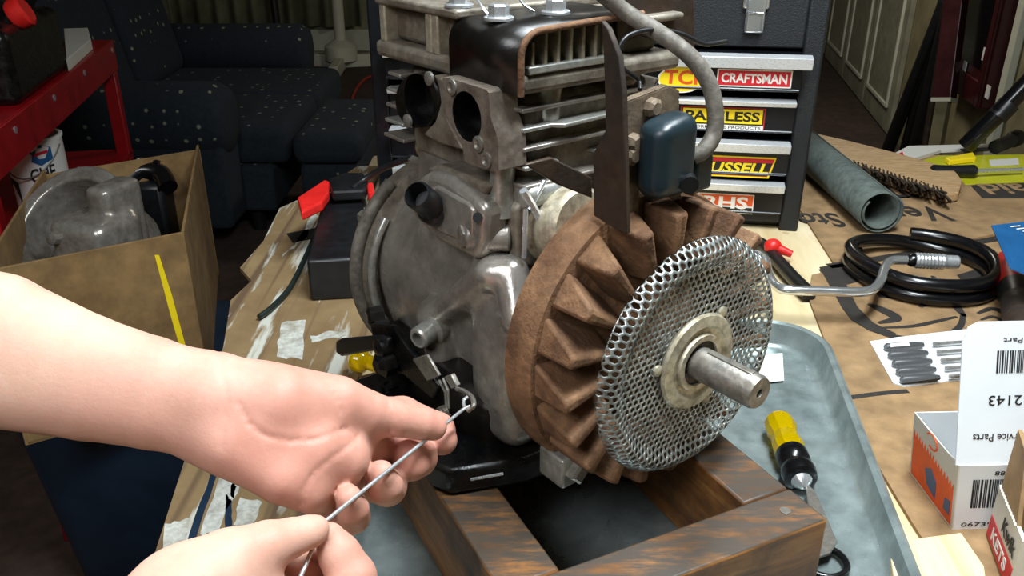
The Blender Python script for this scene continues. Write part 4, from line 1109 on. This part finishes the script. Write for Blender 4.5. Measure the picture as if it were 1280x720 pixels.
for p in [(-.125, -.12), (-.225, -.112)]:
    part(MB().lathe([(.0075, 0), (.0075, .003), (.0045, .003), (.0045, .0012), (.0001, .0012)], (p[0], p[1], EZB+.022), (0, 0, 1), 16), 'bolt_hole_rim', 'alu_oily')
part(MB().tube([et(595, 601, -.135)+np.array([0, -.004, .003]), et(634, 594, -.125)+np.array([0, -.004, .003])], .0011, 6), 'scraped_edge', 'steel')
# PTO side cover
part(MB().lathe([(.0, -.335), (.03, -.335), (.036, -.33), (.05, -.322), (.082, -.318), (.092, -.314), (.0955, -.306), (.0955, -.292), (.09, -.288), (.078, -.288)], (0, .0, -.018), (1, 0, 0), 56, cap=False), 'side_cover', 'alu_dirty', smooth=40)
for k in range(8):
    a = 2*math.pi*(k+.3)/8; part(MB().lathe([(.006, 0), (.006, .006), (.003, .007)], (-.314, .088*math.cos(a), -.018+.088*math.sin(a)), (-1, 0, 0), 6), 'cover_bolt', 'steel_dull', smooth=None)
part(MB().tube(spline([(-.296, .098*math.cos(a), -.018+.098*math.sin(a)) for a in np.linspace(2.2, 4.1, 9)], 3), .006, 10), 'rim_tube', 'wire_grey', smooth=60)
part(MB().tube(spline([(-.283, .090*math.cos(a), -.018+.090*math.sin(a)) for a in np.linspace(2.5, 3.8, 9)], 3), .0035, 10), 'bright_rim', 'alu_clean', smooth=60)
# breather / valve chest cover on the -t face
bc_px = [(519, 224), (535, 214), (560, 222), (592, 246), (606, 262), (603, 300), (596, 328), (545, 302), (512, 268)]
bcov = part(MB().prism([et(x, y, -.098) for x, y in bc_px], (0, .024, 0)), 'breather_cover', 'alu', bevel=.006, seg=3)
part(MB().prism([et(x, y, -.100) for x, y in [(527, 240), (545, 232), (585, 254), (592, 264), (589, 308), (548, 290), (526, 264)]], (0, .004, 0)), 'raised_panel', 'alu', bcov, bevel=.003)
part(MB().prism([et(x, y, -.090) for x, y in [(530, 212), (548, 206), (612, 232), (605, 246)]], (0, .03, 0)), 'cover_lip', 'alu_dirty', bcov, bevel=.003)
e0_, e1_ = et(545, 262, -.098), et(522, 244, -.120)
part(MB().lathe([(.0115, -.004), (.0125, 0), (.0125, .006), (.010, .008), (.010, np.linalg.norm(e1_-e0_)), (.0085, np.linalg.norm(e1_-e0_)+.002), (.007, np.linalg.norm(e1_-e0_)-.012), (.0001, np.linalg.norm(e1_-e0_)-.012)], e0_, e1_-e0_, 24, cap=False), 'breather_tube', 'black_plastic', smooth=40)
part(MB().cyl(et(597, 272, -.100), et(597, 272, -.096), .0035, .0035, 10), 'cover_screw', 'black_plastic', bcov)
q = et(604, 292, -.085)
part(MB().cyl(q+np.array([-.004, -.012, 0]), q+np.array([.016, .012, 0]), .0105, .0105, 20), 'bolt_boss', 'alu', bevel=.002)
part(MB().lathe([(.0085, 0), (.0085, .004), (.005, .005)], q+np.array([-.004, -.012, 0]), (-.3, -1, 0), 6), 'boss_bolt', 'steel_dull', smooth=None)
# drain boss
q = et(545, 408, -.091)
part(MB().lathe([(.0125, -.012), (.0125, .006), (.009, .008), (.009, .020), (.0075, .0215), (.0055, .0215), (.0055, .010), (.0001, .010)], q, (.25, -.95, -.1), 24, cap=False), 'drain_boss', 'alu_clean', smooth=40)
# pillar below the exhaust flange
p_ = et(628, 205, -.078)
part(MB().cyl((p_[0], p_[1], p_[2]+.006), (p_[0], p_[1], .09), .0085, .0085, 20), 'stud_pillar', 'alu_clean')
# tappet block lid right of the pillar
part(MB().prism([et(x, y, -.074) for x, y in [(600, 236), (640, 224), (662, 240), (662, 262), (600, 270)]], (0, .05, 0)), 'tappet_block', 'alu_clean', bevel=.004)
part(MB().prism([es(x, y, -.098) for x, y in [(645, 262), (662, 240), (672, 236), (695, 303), (692, 335), (648, 335)]], (-.012, 0, 0)), 'side_gusset', 'alu_dirty', bevel=.003)
for a, b, r in [((654, 238), (692, 302), .0028), ((662, 262), (681, 226), .0018), ((657, 262), (655, 322), .0018)]:
    part(MB().tube([es(*a, -.090), es(*b, -.090)], r, 8), 'split_pin', 'steel')
# cream bearing drum and strap behind flywheel
q = es(712, 285, -.085)
part(MB().lathe([(.026, -.0), (.030, .002), (.030, .006), (.027, .008), (.027, .03), (.024, .034)], (-.105, q[1], q[2]), (1, 0, .15), 32), 'bearing_drum', 'cream_washer', smooth=40)
part(MB().prism([es(x, y, -.062) for x, y in [(657, 206), (690, 197), (740, 222), (741, 248), (700, 232)]], (-.004, 0, 0)), 'support_strap', 'rust_plate', bevel=.001)

# cylinder and fins
part(MB().box((-.25, -.066, .095), (-.104, .052, .172)), 'cylinder', 'alu_dirty', bevel=.01)
part(MB().box((-.236, -.071, .104), (-.118, -.05, .170)), 'port_chest', 'alu_dirty', bevel=.006)
def fin_outline(s0, s1, t0, t1, z, k):
    P = [(s0, t0), (-.238, t0), (-.238, -.06), (-.116, -.06), (-.112, t0+.002), (s1, t0+.004)]
    if k == 1: P += [(s1, -.045), (s1-.022, -.04), (s1-.02, -.012), (s1, -.008)]
    elif k == 3: P += [(s1, -.05), (s1+.006, -.044)]
    P += [(s1, t1-.02), (s1-.015, t1), (s0+.015, t1), (s0, t1-.02)]
    return [(p[0], p[1], z) for p in P]
for k in range(5):
    part(MB().prism(fin_outline(-.268+.003*k, -.092-.001*k, -.078, .066, .112+k*.0125, k), (0, 0, .0028)), 'cooling_fin', 'alu_clean' if k % 2 else 'alu', bevel=.0008)
def ring_plate(px_poly, centre_px, rad, t, th, n_=56):
    poly = [et(x, y, t) for x, y in px_poly]; c = et(*centre_px, t)
    P2 = [(p[0]-c[0], p[2]-c[2]) for p in poly]
    out, inn = [], []
    for k in range(n_):
        a = 2*math.pi*k/n_; d = (math.cos(a), math.sin(a)); best = 0
        for i in range(len(P2)):
            (x1, y1), (x2, y2) = P2[i], P2[(i+1) % len(P2)]
            den = d[0]*(y2-y1)-d[1]*(x2-x1)
            if abs(den) < 1e-12: continue
            r_ = (x1*(y2-y1)-y1*(x2-x1))/den; u_ = (x1*d[1]-y1*d[0])/den
            if r_ > 0 and -1e-6 <= u_ <= 1+1e-6: best = max(best, r_)
        out.append((c[0]+d[0]*best, c[2]+d[1]*best)); inn.append((c[0]+d[0]*rad, c[2]+d[1]*rad))
    vs = [(x, t, z) for x, z in out]+[(x, t, z) for x, z in inn]+[(x, t+th, z) for x, z in out]+[(x, t+th, z) for x, z in inn]
    fs = []
    for i in range(n_):
        j = (i+1) % n_
        fs += [(i, j, n_+j, n_+i), (2*n_+i, 2*n_+j, 3*n_+j, 3*n_+i), (i, j, 2*n_+j, 2*n_+i), (n_+i, n_+j, 3*n_+j, 3*n_+i)]
    return MB().add(vs, fs), c
m_, c_ = ring_plate([(553, 95), (611, 113), (613, 147), (622, 172), (624, 213), (617, 215), (581, 203), (578, 183), (558, 147), (553, 110)], (583, 146), .0165, -.094, .0225)
xf_ = part(m_, 'exhaust_flange', 'flange')
part(MB().lathe([(.0164, .0005), (.0164, .0215), (.0001, .0215)], (c_[0], -.094, c_[2]), (0, 1, 0), 28, cap=False), 'exhaust_port', 'alu_oily')
for p in [(566, 109), (599, 180), (609, 200)]:
    q = et(*p, -.094); part(MB().lathe([(.0055, 0), (.0055, .0015), (.0035, .002), (.002, .0008), (.0001, .0008)], q, (0, -1, 0), 16), 'flange_bolt', 'steel_dull', xf_)
circ = [(521+27*math.cos(k), 126+34*math.sin(k)) for k in np.linspace(0, 2*math.pi, 20)[:-1]]
m_, c_ = ring_plate(circ, (523, 126), .019, -.090, .0185)
ip = part(m_, 'intake_gasket', 'alu_oily', bevel=.001)
part(MB().lathe([(.0188, .0005), (.0188, .0178), (.0001, .0178)], (c_[0], -.090, c_[2]), (0, 1, 0), 28, cap=False), 'intake_port', 'alu_oily')
part(MB().prism([et(x, y, -.088) for x, y in [(540, 94), (556, 98), (560, 150), (578, 188), (548, 180), (528, 168), (543, 152), (550, 128), (547, 108)]], (0, .017, 0)), 'port_bridge', 'alu_dirty', bevel=.002)
for p in [(538, 98), (511, 151)]:
    part(MB().lathe([(.005, 0), (.005, .002), (.003, .003)], et(*p, -.091), (0, -1, 0), 12), 'intake_bolt', 'steel_dull', ip)

# head
hd = part(MB().box((-.270, -.080, .1745), (-.091, .066, .187)), 'cylinder_head', 'alu_dirty', bevel=.004)
part(MB().box((-.258, -.068, .187), (-.105, .055, .213)), 'head_body', 'alu_dirty', hd, bevel=.004)
for px in (484, 541, 549):
    q = et(px, 40, -.074); part(MB().box((q[0]-.004, -.078, .186), (q[0]+.004, -.06, .217)), 'head_rib', 'white_fin', hd, bevel=.0015)
q0, q1 = et(480, 12, -.074), et(552, 30, -.074)
part(MB().box((q0[0]-.004, -.080, .213), (-.159, .06, .2195)), 'head_top_plate', 'alu_dirty', hd, bevel=.002)
arch = [(-.083, .176)]+[(-.083, .199)]+[(-.083+.015*(1-math.cos(a)), .199+.015*math.sin(a)) for a in np.linspace(.15, math.pi/2, 8)]+[(-.03, .2155), (.02, .2165)]
n_ = len(arch)
sh = part(MB().add([(-.163, t, z) for t, z in arch]+[(-.087, t, z) for t, z in arch], [(i, i+1, n_+i+1, n_+i) for i in range(n_-1)]), 'heat_shield', 'black_shield', solid=.0018, smooth=50)
part(MB().tube([(-.087, t, z) for t, z in arch], .0022, 8), 'shield_rim', 'rust', sh, smooth=60)
for k in range(7):
    t = -.069+k*.0105
    part(MB().box((-.155, t-.0012, .187), (-.092, t+.0012, .2125-.006*(k == 0))), 'head_fin', 'white_fin', hd, bevel=.0008)
part(MB().box((-.096, -.074, .187), (-.090, .0, .192)), 'fin_sill', 'alu_clean', hd, bevel=.001)
q = es(741, 60, -.104)
part(MB().cyl((-.110, q[1], .178), (-.110, q[1], .2125), .0125, .0125, 24), 'head_pillar', 'alu_clean', hd, bevel=.001)
part(MB().cyl((-.107, q[1]-.036, .15), (-.107, q[1]-.036, .176), .008, .010, 18), 'head_stud', 'alu_clean', hd)
part(MB().box((-.165, .02, .2085), (-.091, .066, .2135)), 'head_top_plate', 'alu_dirty', hd, bevel=.002)
for q in [(-.170, -.070, .2197), (-.130, -.067, .2155), (-.122, -.026, .2167)]:
    hb = part(MB().lathe([(.0098, 0), (.0098, .0016), (.0088, .0024)], q, (0, 0, 1), 24), 'head_bolt', 'steel', hd, smooth=40)
    part(MB().lathe([(.0068, .0022), (.0068, .0088), (.0058, .0098)], q, (0, 0, 1), 6), 'bolt_hex', 'steel', hb, smooth=None)
# loose thin wires over the head
for a, b, c in [((590, -10), (602, 8), (610, 18)), ((645, -8), (655, 6), (668, 14))]:
    part(MB().tube(spline([es(*a, -.15), es(*b, -.145), es(*c, -.14)]), .0009, 6), 'thin_wire', 'steel', smooth=60)
# blower housing remains
part(MB().prism([es(x, y, -.10) for x, y in [(770, -12), (862, -16), (868, -6), (869, 78), (842, 58), (800, 44), (772, 60)]], (-.003, 0, 0)), 'blower_plate', 'rust_plate', bevel=.001)
part(MB().prism([es(x, y, -.095) for x, y in [(775, 66), (800, 70), (808, 92), (795, 108), (772, 112)]], (-.02, 0, 0)), 'plug_boss', 'alu_dirty', bevel=.005)
# rusty upright bracket
part(MB().prism([et(x, y, -.05) for x, y in [(751, 26), (760, 36), (774, 72), (779, 120), (783, 293), (768, 286), (742, 270), (741, 192), (757, 162), (754, 60)]], (0, .004, 0)), 'upright_bracket', 'rust_plate', bevel=.0008)
# ignition armature and coil
ar = part(MB().prism([es(x, y, -.042) for x, y in [(780, 128), (836, 107), (850, 113), (849, 160), (852, 248), (815, 262), (815, 236), (800, 238), (799, 268), (783, 274)]], (-.007, 0, 0)), 'ignition_armature', 'lamination', bevel=.001)
for k in range(4):
    part(MB().prism([es(x, y, -.0415) for x, y in [(781, 131), (836, 110), (849, 116), (849, 120), (836, 114), (781, 135)]], (.0004, 0, 0)).xf(lambda p, k=k: (p[0]-.0018*k-.001, p[1], p[2]+.0016)), 'lamination_edge', 'lamination', ar)
for p in [(813, 134), (787, 193), (790, 178), (862, 232)]:
    part(MB().lathe([(.0065, 0), (.0065, .004), (.004, .006)], es(*p, -.0415), (1, 0, 0), 8), 'armature_bolt', 'lamination', ar, smooth=None)
cc_ = es(834, 194, -.028)
def coilf(P):
    q = P-cc_.astype(np.float32)
    d = rbox(q, (-.013, -.0185, -.0265), (.012, .0185, .0265), .010)
    d = smax(d, (q[:, 2]*.75+q[:, 1]*-.3-.021), .006)
    return d
cl = part(sdf_mb(coilf, cc_-.04, cc_+.04, .002), 'ignition_coil', 'coil', smooth=60)
c2 = es(868, 205, -.03)
part(MB().box((c2[0]-.010, c2[1]-.010, c2[2]-.016), (c2[0]+.010, c2[1]+.008, c2[2]+.008)), 'coil_terminal', 'coil', cl, bevel=.003)
part(MB().cyl(es(858, 224, -.02), es(862, 232, -.012), .006, .006, 14), 'coil_plug', 'black_plastic', cl)
lead = [(866, 196, -.024), (880, 188, -.02), (892, 168, -.02), (894, 140, -.022), (886, 104, -.028), (862, 70, -.04), (822, 40, -.06), (786, 18, -.08), (755, -6, -.09), (725, -30, -.10)]
part(MB().tube(spline([es(x, y, s) for x, y, s in lead], 6), .0054, 12), 'spark_lead', 'wire_grey', smooth=60)
tw = [(908, 52, -.05), (880, 55, -.05), (850, 42, -.055), (815, 37, -.06), (785, 45, -.06), (774, 62, -.06), (778, 84, -.06), (798, 100, -.06), (800, 112, -.055)]
part(MB().tube(spline([es(x, y, s) for x, y, s in tw], 5), .0015, 8), 'kill_wire', 'black_plastic', smooth=60)

# flywheel
fw = part(MB().lathe([(.012, -.078), (.09, -.078), (.104, -.076), (.1078, -.072), (.1078, -.052), (.106, -.047), (.098, -.046), (.07, -.044), (.045, -.034), (.03, -.026), (.012, -.024)], (0, 0, 0), (1, 0, 0), 96, cap=False), 'flywheel', 'rust', smooth=35)
NF = 20
for k in range(NF):
    a = 2*math.pi*k/NF
    # vane: wedge with a broad root and a slanted thin crown
    prof = []
    def pt(r, da, s): return (s, r*math.cos(a+da), r*math.sin(a+da))
    w0, w1 = .135, .055
    v = [pt(.060, -w0*1.1, -.046), pt(.060, w0*1.1, -.046), pt(.1045, w0*.9, -.047), pt(.1045, -w0*.9, -.047),
         pt(.064, .02, -.018), pt(.064, .11, -.018), pt(.1035, .11, -.014), pt(.1035, .02, -.014)]
    part(MB().add(v, [(0, 3, 2, 1), (4, 5, 6, 7), (0, 1, 5, 4), (1, 2, 6, 5), (2, 3, 7, 6), (3, 0, 4, 7)]), 'flywheel_vane', 'rust', fw, bevel=.0025)
# perforated screen
pit = .0052
def dish(r):
    if r < .066: return -.001
    u = min(1, (r-.066)/.010); s = -.001+.0045*u*u*(3-2*u)
    if r > .078: s -= .0095*((r-.078)/.009)**1.6
    return s
mv, mf, mk = [], [], {}
def vid(y, z):
    r_ = math.hypot(y, z)
    if r_ > .0866: y, z = y*.0866/r_, z*.0866/r_
    key = (round(y*2e5), round(z*2e5))
    if key not in mk:
        mk[key] = len(mv); mv.append((dish(math.hypot(y, z)), y, z))
    return mk[key]
nr = int(.09/pit)+2
for i in range(-nr*2, nr*2):
    for j in range(-nr*2, nr*2):
        cy, cz = pit*(i+.5*(j % 2)), pit*.8660254*j
        r = math.hypot(cy, cz)
        if r < .0285 or r > .0875: continue
        ou = [(cy+pit/math.sqrt(3)*math.sin(k*math.pi/3), cz+pit/math.sqrt(3)*math.cos(k*math.pi/3)) for k in range(6)]
        fac = .70
        iu = [(cy+(p[0]-cy)*fac, cz+(p[1]-cz)*fac) for p in ou]
        for k in range(6):
            k2 = (k+1) % 6
            mf.append((vid(*ou[k]), vid(*ou[k2]), vid(*iu[k2]), vid(*iu[k])))
sm = MB(); sm.v = mv; sm.f = mf
scn = part(sm, 'flywheel_screen', 'mesh_steel', fw, solid=.0011, smooth=30)
part(MB().lathe([(.0135, .0), (.034, .0), (.0355, .0025), (.034, .0045), (.027, .0055), (.0245, .0035), (.0215, .0035), (.0205, .006), (.0165, .006), (.0165, .0), (.0135, .0)], (.0, 0, 0), (1, 0, 0), 56, cap=False), 'screen_washer', 'cream_washer', fw, smooth=40)
part(MB().lathe([(.0117, .002), (.0162, .002), (.0162, .004), (.0117, .004)], (.0, 0, 0), (1, 0, 0), 40, cap=False), 'dark_collar', 'alu_oily', fw, smooth=40)
for k in (0.9, 3.0, 5.1):
    part(MB().lathe([(.004, 0), (.004, .002), (.002, .003)], (.0, .038*math.cos(k), .038*math.sin(k)), (1, 0, 0), 10), 'screen_rivet', 'cream_washer', fw)
part(MB().lathe([(.0116, -.03), (.0116, .052), (.0105, .0545), (.003, .0545), (.0025, .052), (.0001, .052)], (0, 0, 0), (1, 0, 0), 40, cap=False), 'crankshaft', 'steel_dull', smooth=30)
part(MB().box((.012, -.0025, .0105), (.048, .0025, .0124)), 'shaft_key', 'steel_dull', bevel=.0005)
# square nut bracket under the flywheel
q = et(704, 578, -.075)
nb = part(MB().box((q[0]-.014, q[1]-.011, q[2]-.012), (q[0]+.012, q[1]+.012, q[2]+.012)), 'foot_lug', 'alu_clean', bevel=.002)
part(MB().lathe([(.0085, 0), (.0085, .006), (.006, .0075)], (q[0]+.012, q[1], q[2]), (1, 0, 0), 4), 'square_bolt', 'steel_dull', nb, smooth=None)
part(MB().tube([(q[0], q[1]+.012, q[2]), (q[0]-.02, q[1]+.07, q[2]+.0)], .008, 6), 'foot_rib', 'alu_dirty', nb)

# governor controls
tg = -.128
lv = part(MB().prism([et(x, y, -.125) for x, y in [(419, 427), (424, 424), (472, 420), (484, 424), (482, 436), (426, 446), (419, 441)]], (0, .006, 0)), 'throttle_lever', 'black_plastic', bevel=.002)
part(MB().lathe([(.011, 0), (.011, .01), (.006, .014)], et(489, 452, -.118), (0, -1, 0), 8), 'lever_nut', 'alu_oily', lv, smooth=None)
part(MB().lathe([(.008, 0), (.008, .01), (.004, .012)], et(486, 432, -.118), (0, -1, 0), 16), 'lever_pivot', 'alu_oily', lv)
part(MB().prism([et(x, y, -.116) for x, y in [(462, 405), (490, 408), (505, 430), (520, 450), (548, 482), (540, 500), (505, 470), (478, 462), (468, 440)]], (0, .006, 0)), 'control_bracket', 'alu_oily', bevel=.0015)
part(MB().prism([et(x, y, -.120) for x, y in [(515, 449), (533, 443), (549, 470), (534, 477)]], (0, .0025, 0)), 'governor_plate', 'steel_dull', bevel=.0008)
part(MB().prism([et(x, y, -.122) for x, y in [(555, 471), (563, 468), (571, 483), (564, 487)]], (0, .004, 0)), 'link_clip', 'steel_dull', bevel=.0008)
part(MB().tube([et(549, 476, -.122), et(557, 490, -.124), et(558, 508, -.124)], .0012, 8), 'link_wire', 'steel_dull')
part(MB().tube([et(554, 473, -.122), et(560, 488, -.124), et(561, 510, -.124)], .0012, 8), 'link_wire', 'steel_dull')
part(MB().tube(spline([et(571, 486, -.122), et(580, 489, -.124), et(590, 497, -.138), et(592, 507, -.145), et(586, 513, -.145)]), .0017, 8), 'governor_arm', 'steel_dull', smooth=60)
sp3 = [et(555, 516, -.118)+np.array([.005*math.cos(a), .0012*a/6.28-.004, .005*math.sin(a)]) for a in np.linspace(0, 2*math.pi*5, 50)]
part(MB().tube(sp3, .0008, 5), 'governor_spring', 'steel_dull', smooth=60)
for p in [(470, 395), (478, 412)]:
    part(MB().lathe([(.009, -.006), (.009, .006), (.005, .008)], et(*p, -.105), (-.3, -1, 0), 8), 'bracket_bolt', 'alu_oily', smooth=None)

# ================================================================== HANDS AND WIRE
H0 = EF(et(585, 507, -.145)); HD0 = float((H0-CAM) @ FWD)
PIN = at_d(405, 653, .455)
R1 = at_d(373, 727, .428)
def rod_at(f): return H0+(PIN-H0)*f
# hooked wire: straight shank plus small z-bend at the end
hook = [H0+np.array([-.003, .002, .006]), H0+np.array([-.006, .0, .004]), H0+np.array([-.0065, -.002, .0]), H0+np.array([-.002, -.004, -.0035]), rod_at(.03)]
hook = [EF(et(585, 496, -.141)), EF(et(580, 500, -.144)), EF(et(580, 507, -.147)), EF(et(585, 511, -.147)), EF(et(587, 508, -.146)), rod_at(.03)]
tag(MB().tube(spline(hook, 4)+[rod_at(f) for f in np.linspace(.06, .96, 18)]+[PIN, PIN+(R1-PIN)*.1, R1], .00115, 10).build('bent_wire', 'steel', smooth=60), 'thin bent steel wire held by two hands, hooked on the governor arm', 'wire')

def P3(px, py, d): return at_d(px, py, d)
def rp(r, d): return r*d/FPX
def chain(P, pts, k=.004):
    d = None
    for (a, b) in zip(pts[:-1], pts[1:]):
        e = cone(P, P3(*a[:3]), P3(*b[:3]), rp(a[3], a[2]), rp(b[3], b[2]))
        d = e if d is None else smin(d, e, k)
    return d
def left_hand(P):
    # forearm and wrist: two bones side by side
    d = chain(P, [(-140, 372, .48, 66), (0, 404, .478, 62), (111, 444, .478, 50), (190, 464, .479, 43), (262, 486, .482, 42)], .002)
    d = smin(d, chain(P, [(-140, 452, .48, 70), (0, 473, .478, 62), (111, 499, .478, 51), (190, 517, .479, 44), (262, 534, .482, 40)], .002), .02)
    # metacarpals
    for a, b in [((262, 490, .486, 41), (442, 520, .520, 32)), ((262, 512, .486, 40), (440, 556, .516, 29)), ((268, 530, .484, 38), (425, 588, .508, 27)), ((268, 542, .480, 36), (396, 612, .495, 26))]:
        d = smin(d, chain(P, [a, b]), .012)
    # thenar and hypothenar pads, hollow of the palm
    d = smin(d, chain(P, [(284, 498, .478, 40), (350, 503, .479, 42), (420, 504, .497, 27)], .002), .016)
    d = smin(d, chain(P, [(292, 560, .470, 34), (352, 596, .472, 33), (384, 612, .478, 28)], .002), .014)
    d = smin(d, chain(P, [(330, 540, .480, 40), (395, 562, .483, 36), (432, 574, .492, 28)], .002), .014)
    # thumb
    th = chain(P, [(330, 490, .486, 34), (424, 502, .498, 27), (462, 514, .509, 24), (494, 523, .520, 23), (526, 529, .531, 21), (541, 533, .536, 18)], .0012)
    d = smin(d, th, .010)
    # fingers
    for c in ([(440, 522, .525, 27), (502, 522, .562, 26), (546, 538, .578, 22.5), (553, 550, .570, 19)],
              [(436, 556, .520, 27), (488, 556, .556, 26), (522, 572, .556, 24), (515, 578, .5425, 22), (511, 568, .5395, 19)],
              [(424, 590, .512, 26), (454, 598, .545, 25), (484, 608, .534, 24), (481, 607, .516, 21.5), (476, 593, .508, 18)],
              [(398, 614, .498, 25), (414, 636, .518, 23), (440, 645, .507, 22), (441, 636, .489, 19.5), (436, 622, .481, 16.5)]):
        d = smin(d, chain(P, c, .0025), .0024)
    # skin creases of the palm
    q = P-CAM.astype(np.float32); dep = q @ FWD.astype(np.float32)
    X = 640+FPX*(q @ RGT.astype(np.float32))/dep; Y = 360-FPX*(q @ UPV.astype(np.float32))/dep
    for line, w_, a_ in [([(300, 506), (312, 530), (332, 545), (360, 551), (396, 549), (430, 536)], 2.6, .0011), ([(375, 640), (377, 616), (391, 592), (420, 568), (446, 548)], 2.2, .0011),
                         ([(408, 478), (420, 496), (428, 516)], 2.0, .0009), ([(418, 480), (428, 494), (436, 512)], 1.8, .0007), ([(486, 503), (490, 520), (488, 540)], 2.2, .0008), ([(272, 440), (284, 500), (276, 560)], 3, .0007)]:
        best = np.full(len(P), 1e3, np.float32)
        for (x1, y1), (x2, y2) in zip(line[:-1], line[1:]):
            dx, dy = x2-x1, y2-y1; h = np.clip(((X-x1)*dx+(Y-y1)*dy)/(dx*dx+dy*dy), 0, 1)
            best = np.minimum(best, np.hypot(X-x1-h*dx, Y-y1-h*dy))
        d = d+np.where(dep < .525, a_*np.exp(-(best/w_)**2), 0)
    return d
lo = np.min([P3(-150, 300, .5), P3(-150, 560, .5), P3(400, 690, .5), P3(580, 640, .60), P3(-150, 400, .40), P3(400, 690, .40)], 0)-.005
hi = np.max([P3(-150, 280, .38), P3(-150, 280, .56), P3(590, 480, .61), P3(590, 540, .61), P3(-150, 300, .54), P3(400, 430, .56)], 0)+.005
lh = thing('person', 'bare left forearm and hand, palm up, pinching the bent wire', 'person', tuple(P3(130, 475, .47)))
hand_mb = sdf_mb(left_hand, lo, hi, .0018)
hand_mb.build('hand', 'skin', lh, smooth=80)
# thumb nail, lying along the upper far side of the thumb tip
def nail(parent, c, along, out, w_, l_):
    along = along/np.linalg.norm(along); out = out-along*(out @ along); out /= np.linalg.norm(out); sd_ = np.cross(along, out)
    vs, fs = [], []; nu, nv = 8, 6
    for i in range(nv+1):
        for j in range(nu+1):
            u = -1+2*j/nu; v = -1+2*i/nv
            ww = w_*(1-.12*max(0, v)**2)
            if abs(v) > .6: ww *= math.sqrt(max(0.05, 1-((abs(v)-.6)/.5)**2))
            vs.append(c+sd_*ww*u+along*l_*v+out*(.0012-.0028*u*u-.0012*v*v))
    for i in range(nv):
        for j in range(nu): fs.append((i*(nu+1)+j, i*(nu+1)+j+1, (i+1)*(nu+1)+j+1, (i+1)*(nu+1)+j))
    MB().add(vs, fs).build('fingernail', 'nail', parent, smooth=80, solid=.0006)
ta, tb_ = P3(494, 523, .520), P3(541, 532, .536)
outd = UPV*.92-FWD*.15
nail(lh, P3(532, 530, .533)+outd/np.linalg.norm(outd)*rp(20.5, .533)*.93, tb_-ta, outd, .0058, .0068)

def right_hand(P):
    d = chain(P, [(40, 900, .36, 90), (150, 826, .38, 72), (232, 756, .40, 58)], .002)
    d = smin(d, chain(P, [(60, 930, .38, 90), (190, 850, .40, 80), (290, 800, .415, 62)]), .02)
    d = smin(d, chain(P, [(232, 756, .40, 56), (300, 764, .42, 50), (400, 790, .43, 40)]), .02)
    # thumb
    d = smin(d, chain(P, [(226, 748, .40, 54), (290, 703, .414, 43), (335, 682, .424, 31), (362, 673, .432, 25), (386, 665, .438, 21), (395, 661, .440, 17)], .0015), .012)
    # index finger: knuckle below the frame, tip meeting the thumb
    f1 = chain(P, [(380, 800, .44, 38), (438, 742, .448, 31), (440, 722, .450, 29), (424, 693, .451, 25), (412, 672, .451, 19)], .004)
    d = smin(d, f1, .003)
    f2 = chain(P, [(340, 800, .45, 34), (400, 742, .468, 27), (388, 706, .464, 21), (368, 704, .456, 18)], .004)
    d = smin(d, f2, .002)
    return d
lo = np.min([P3(-20, 960, .34), P3(-60, 960, .46), P3(480, 900, .5), P3(300, 1000, .48)], 0); hi = np.max([P3(520, 620, .49), P3(420, 620, .5), P3(-20, 700, .36)], 0)
rh = thing('person', 'bare right hand pinching the lower end of the wire between thumb and finger', 'person', tuple(P3(250, 740, .41)))
sdf_mb(right_hand, lo, hi, .0018).build('hand', 'skin', rh, smooth=80)

for o in bpy.data.objects:
    if '_o' in o: del o['_o']
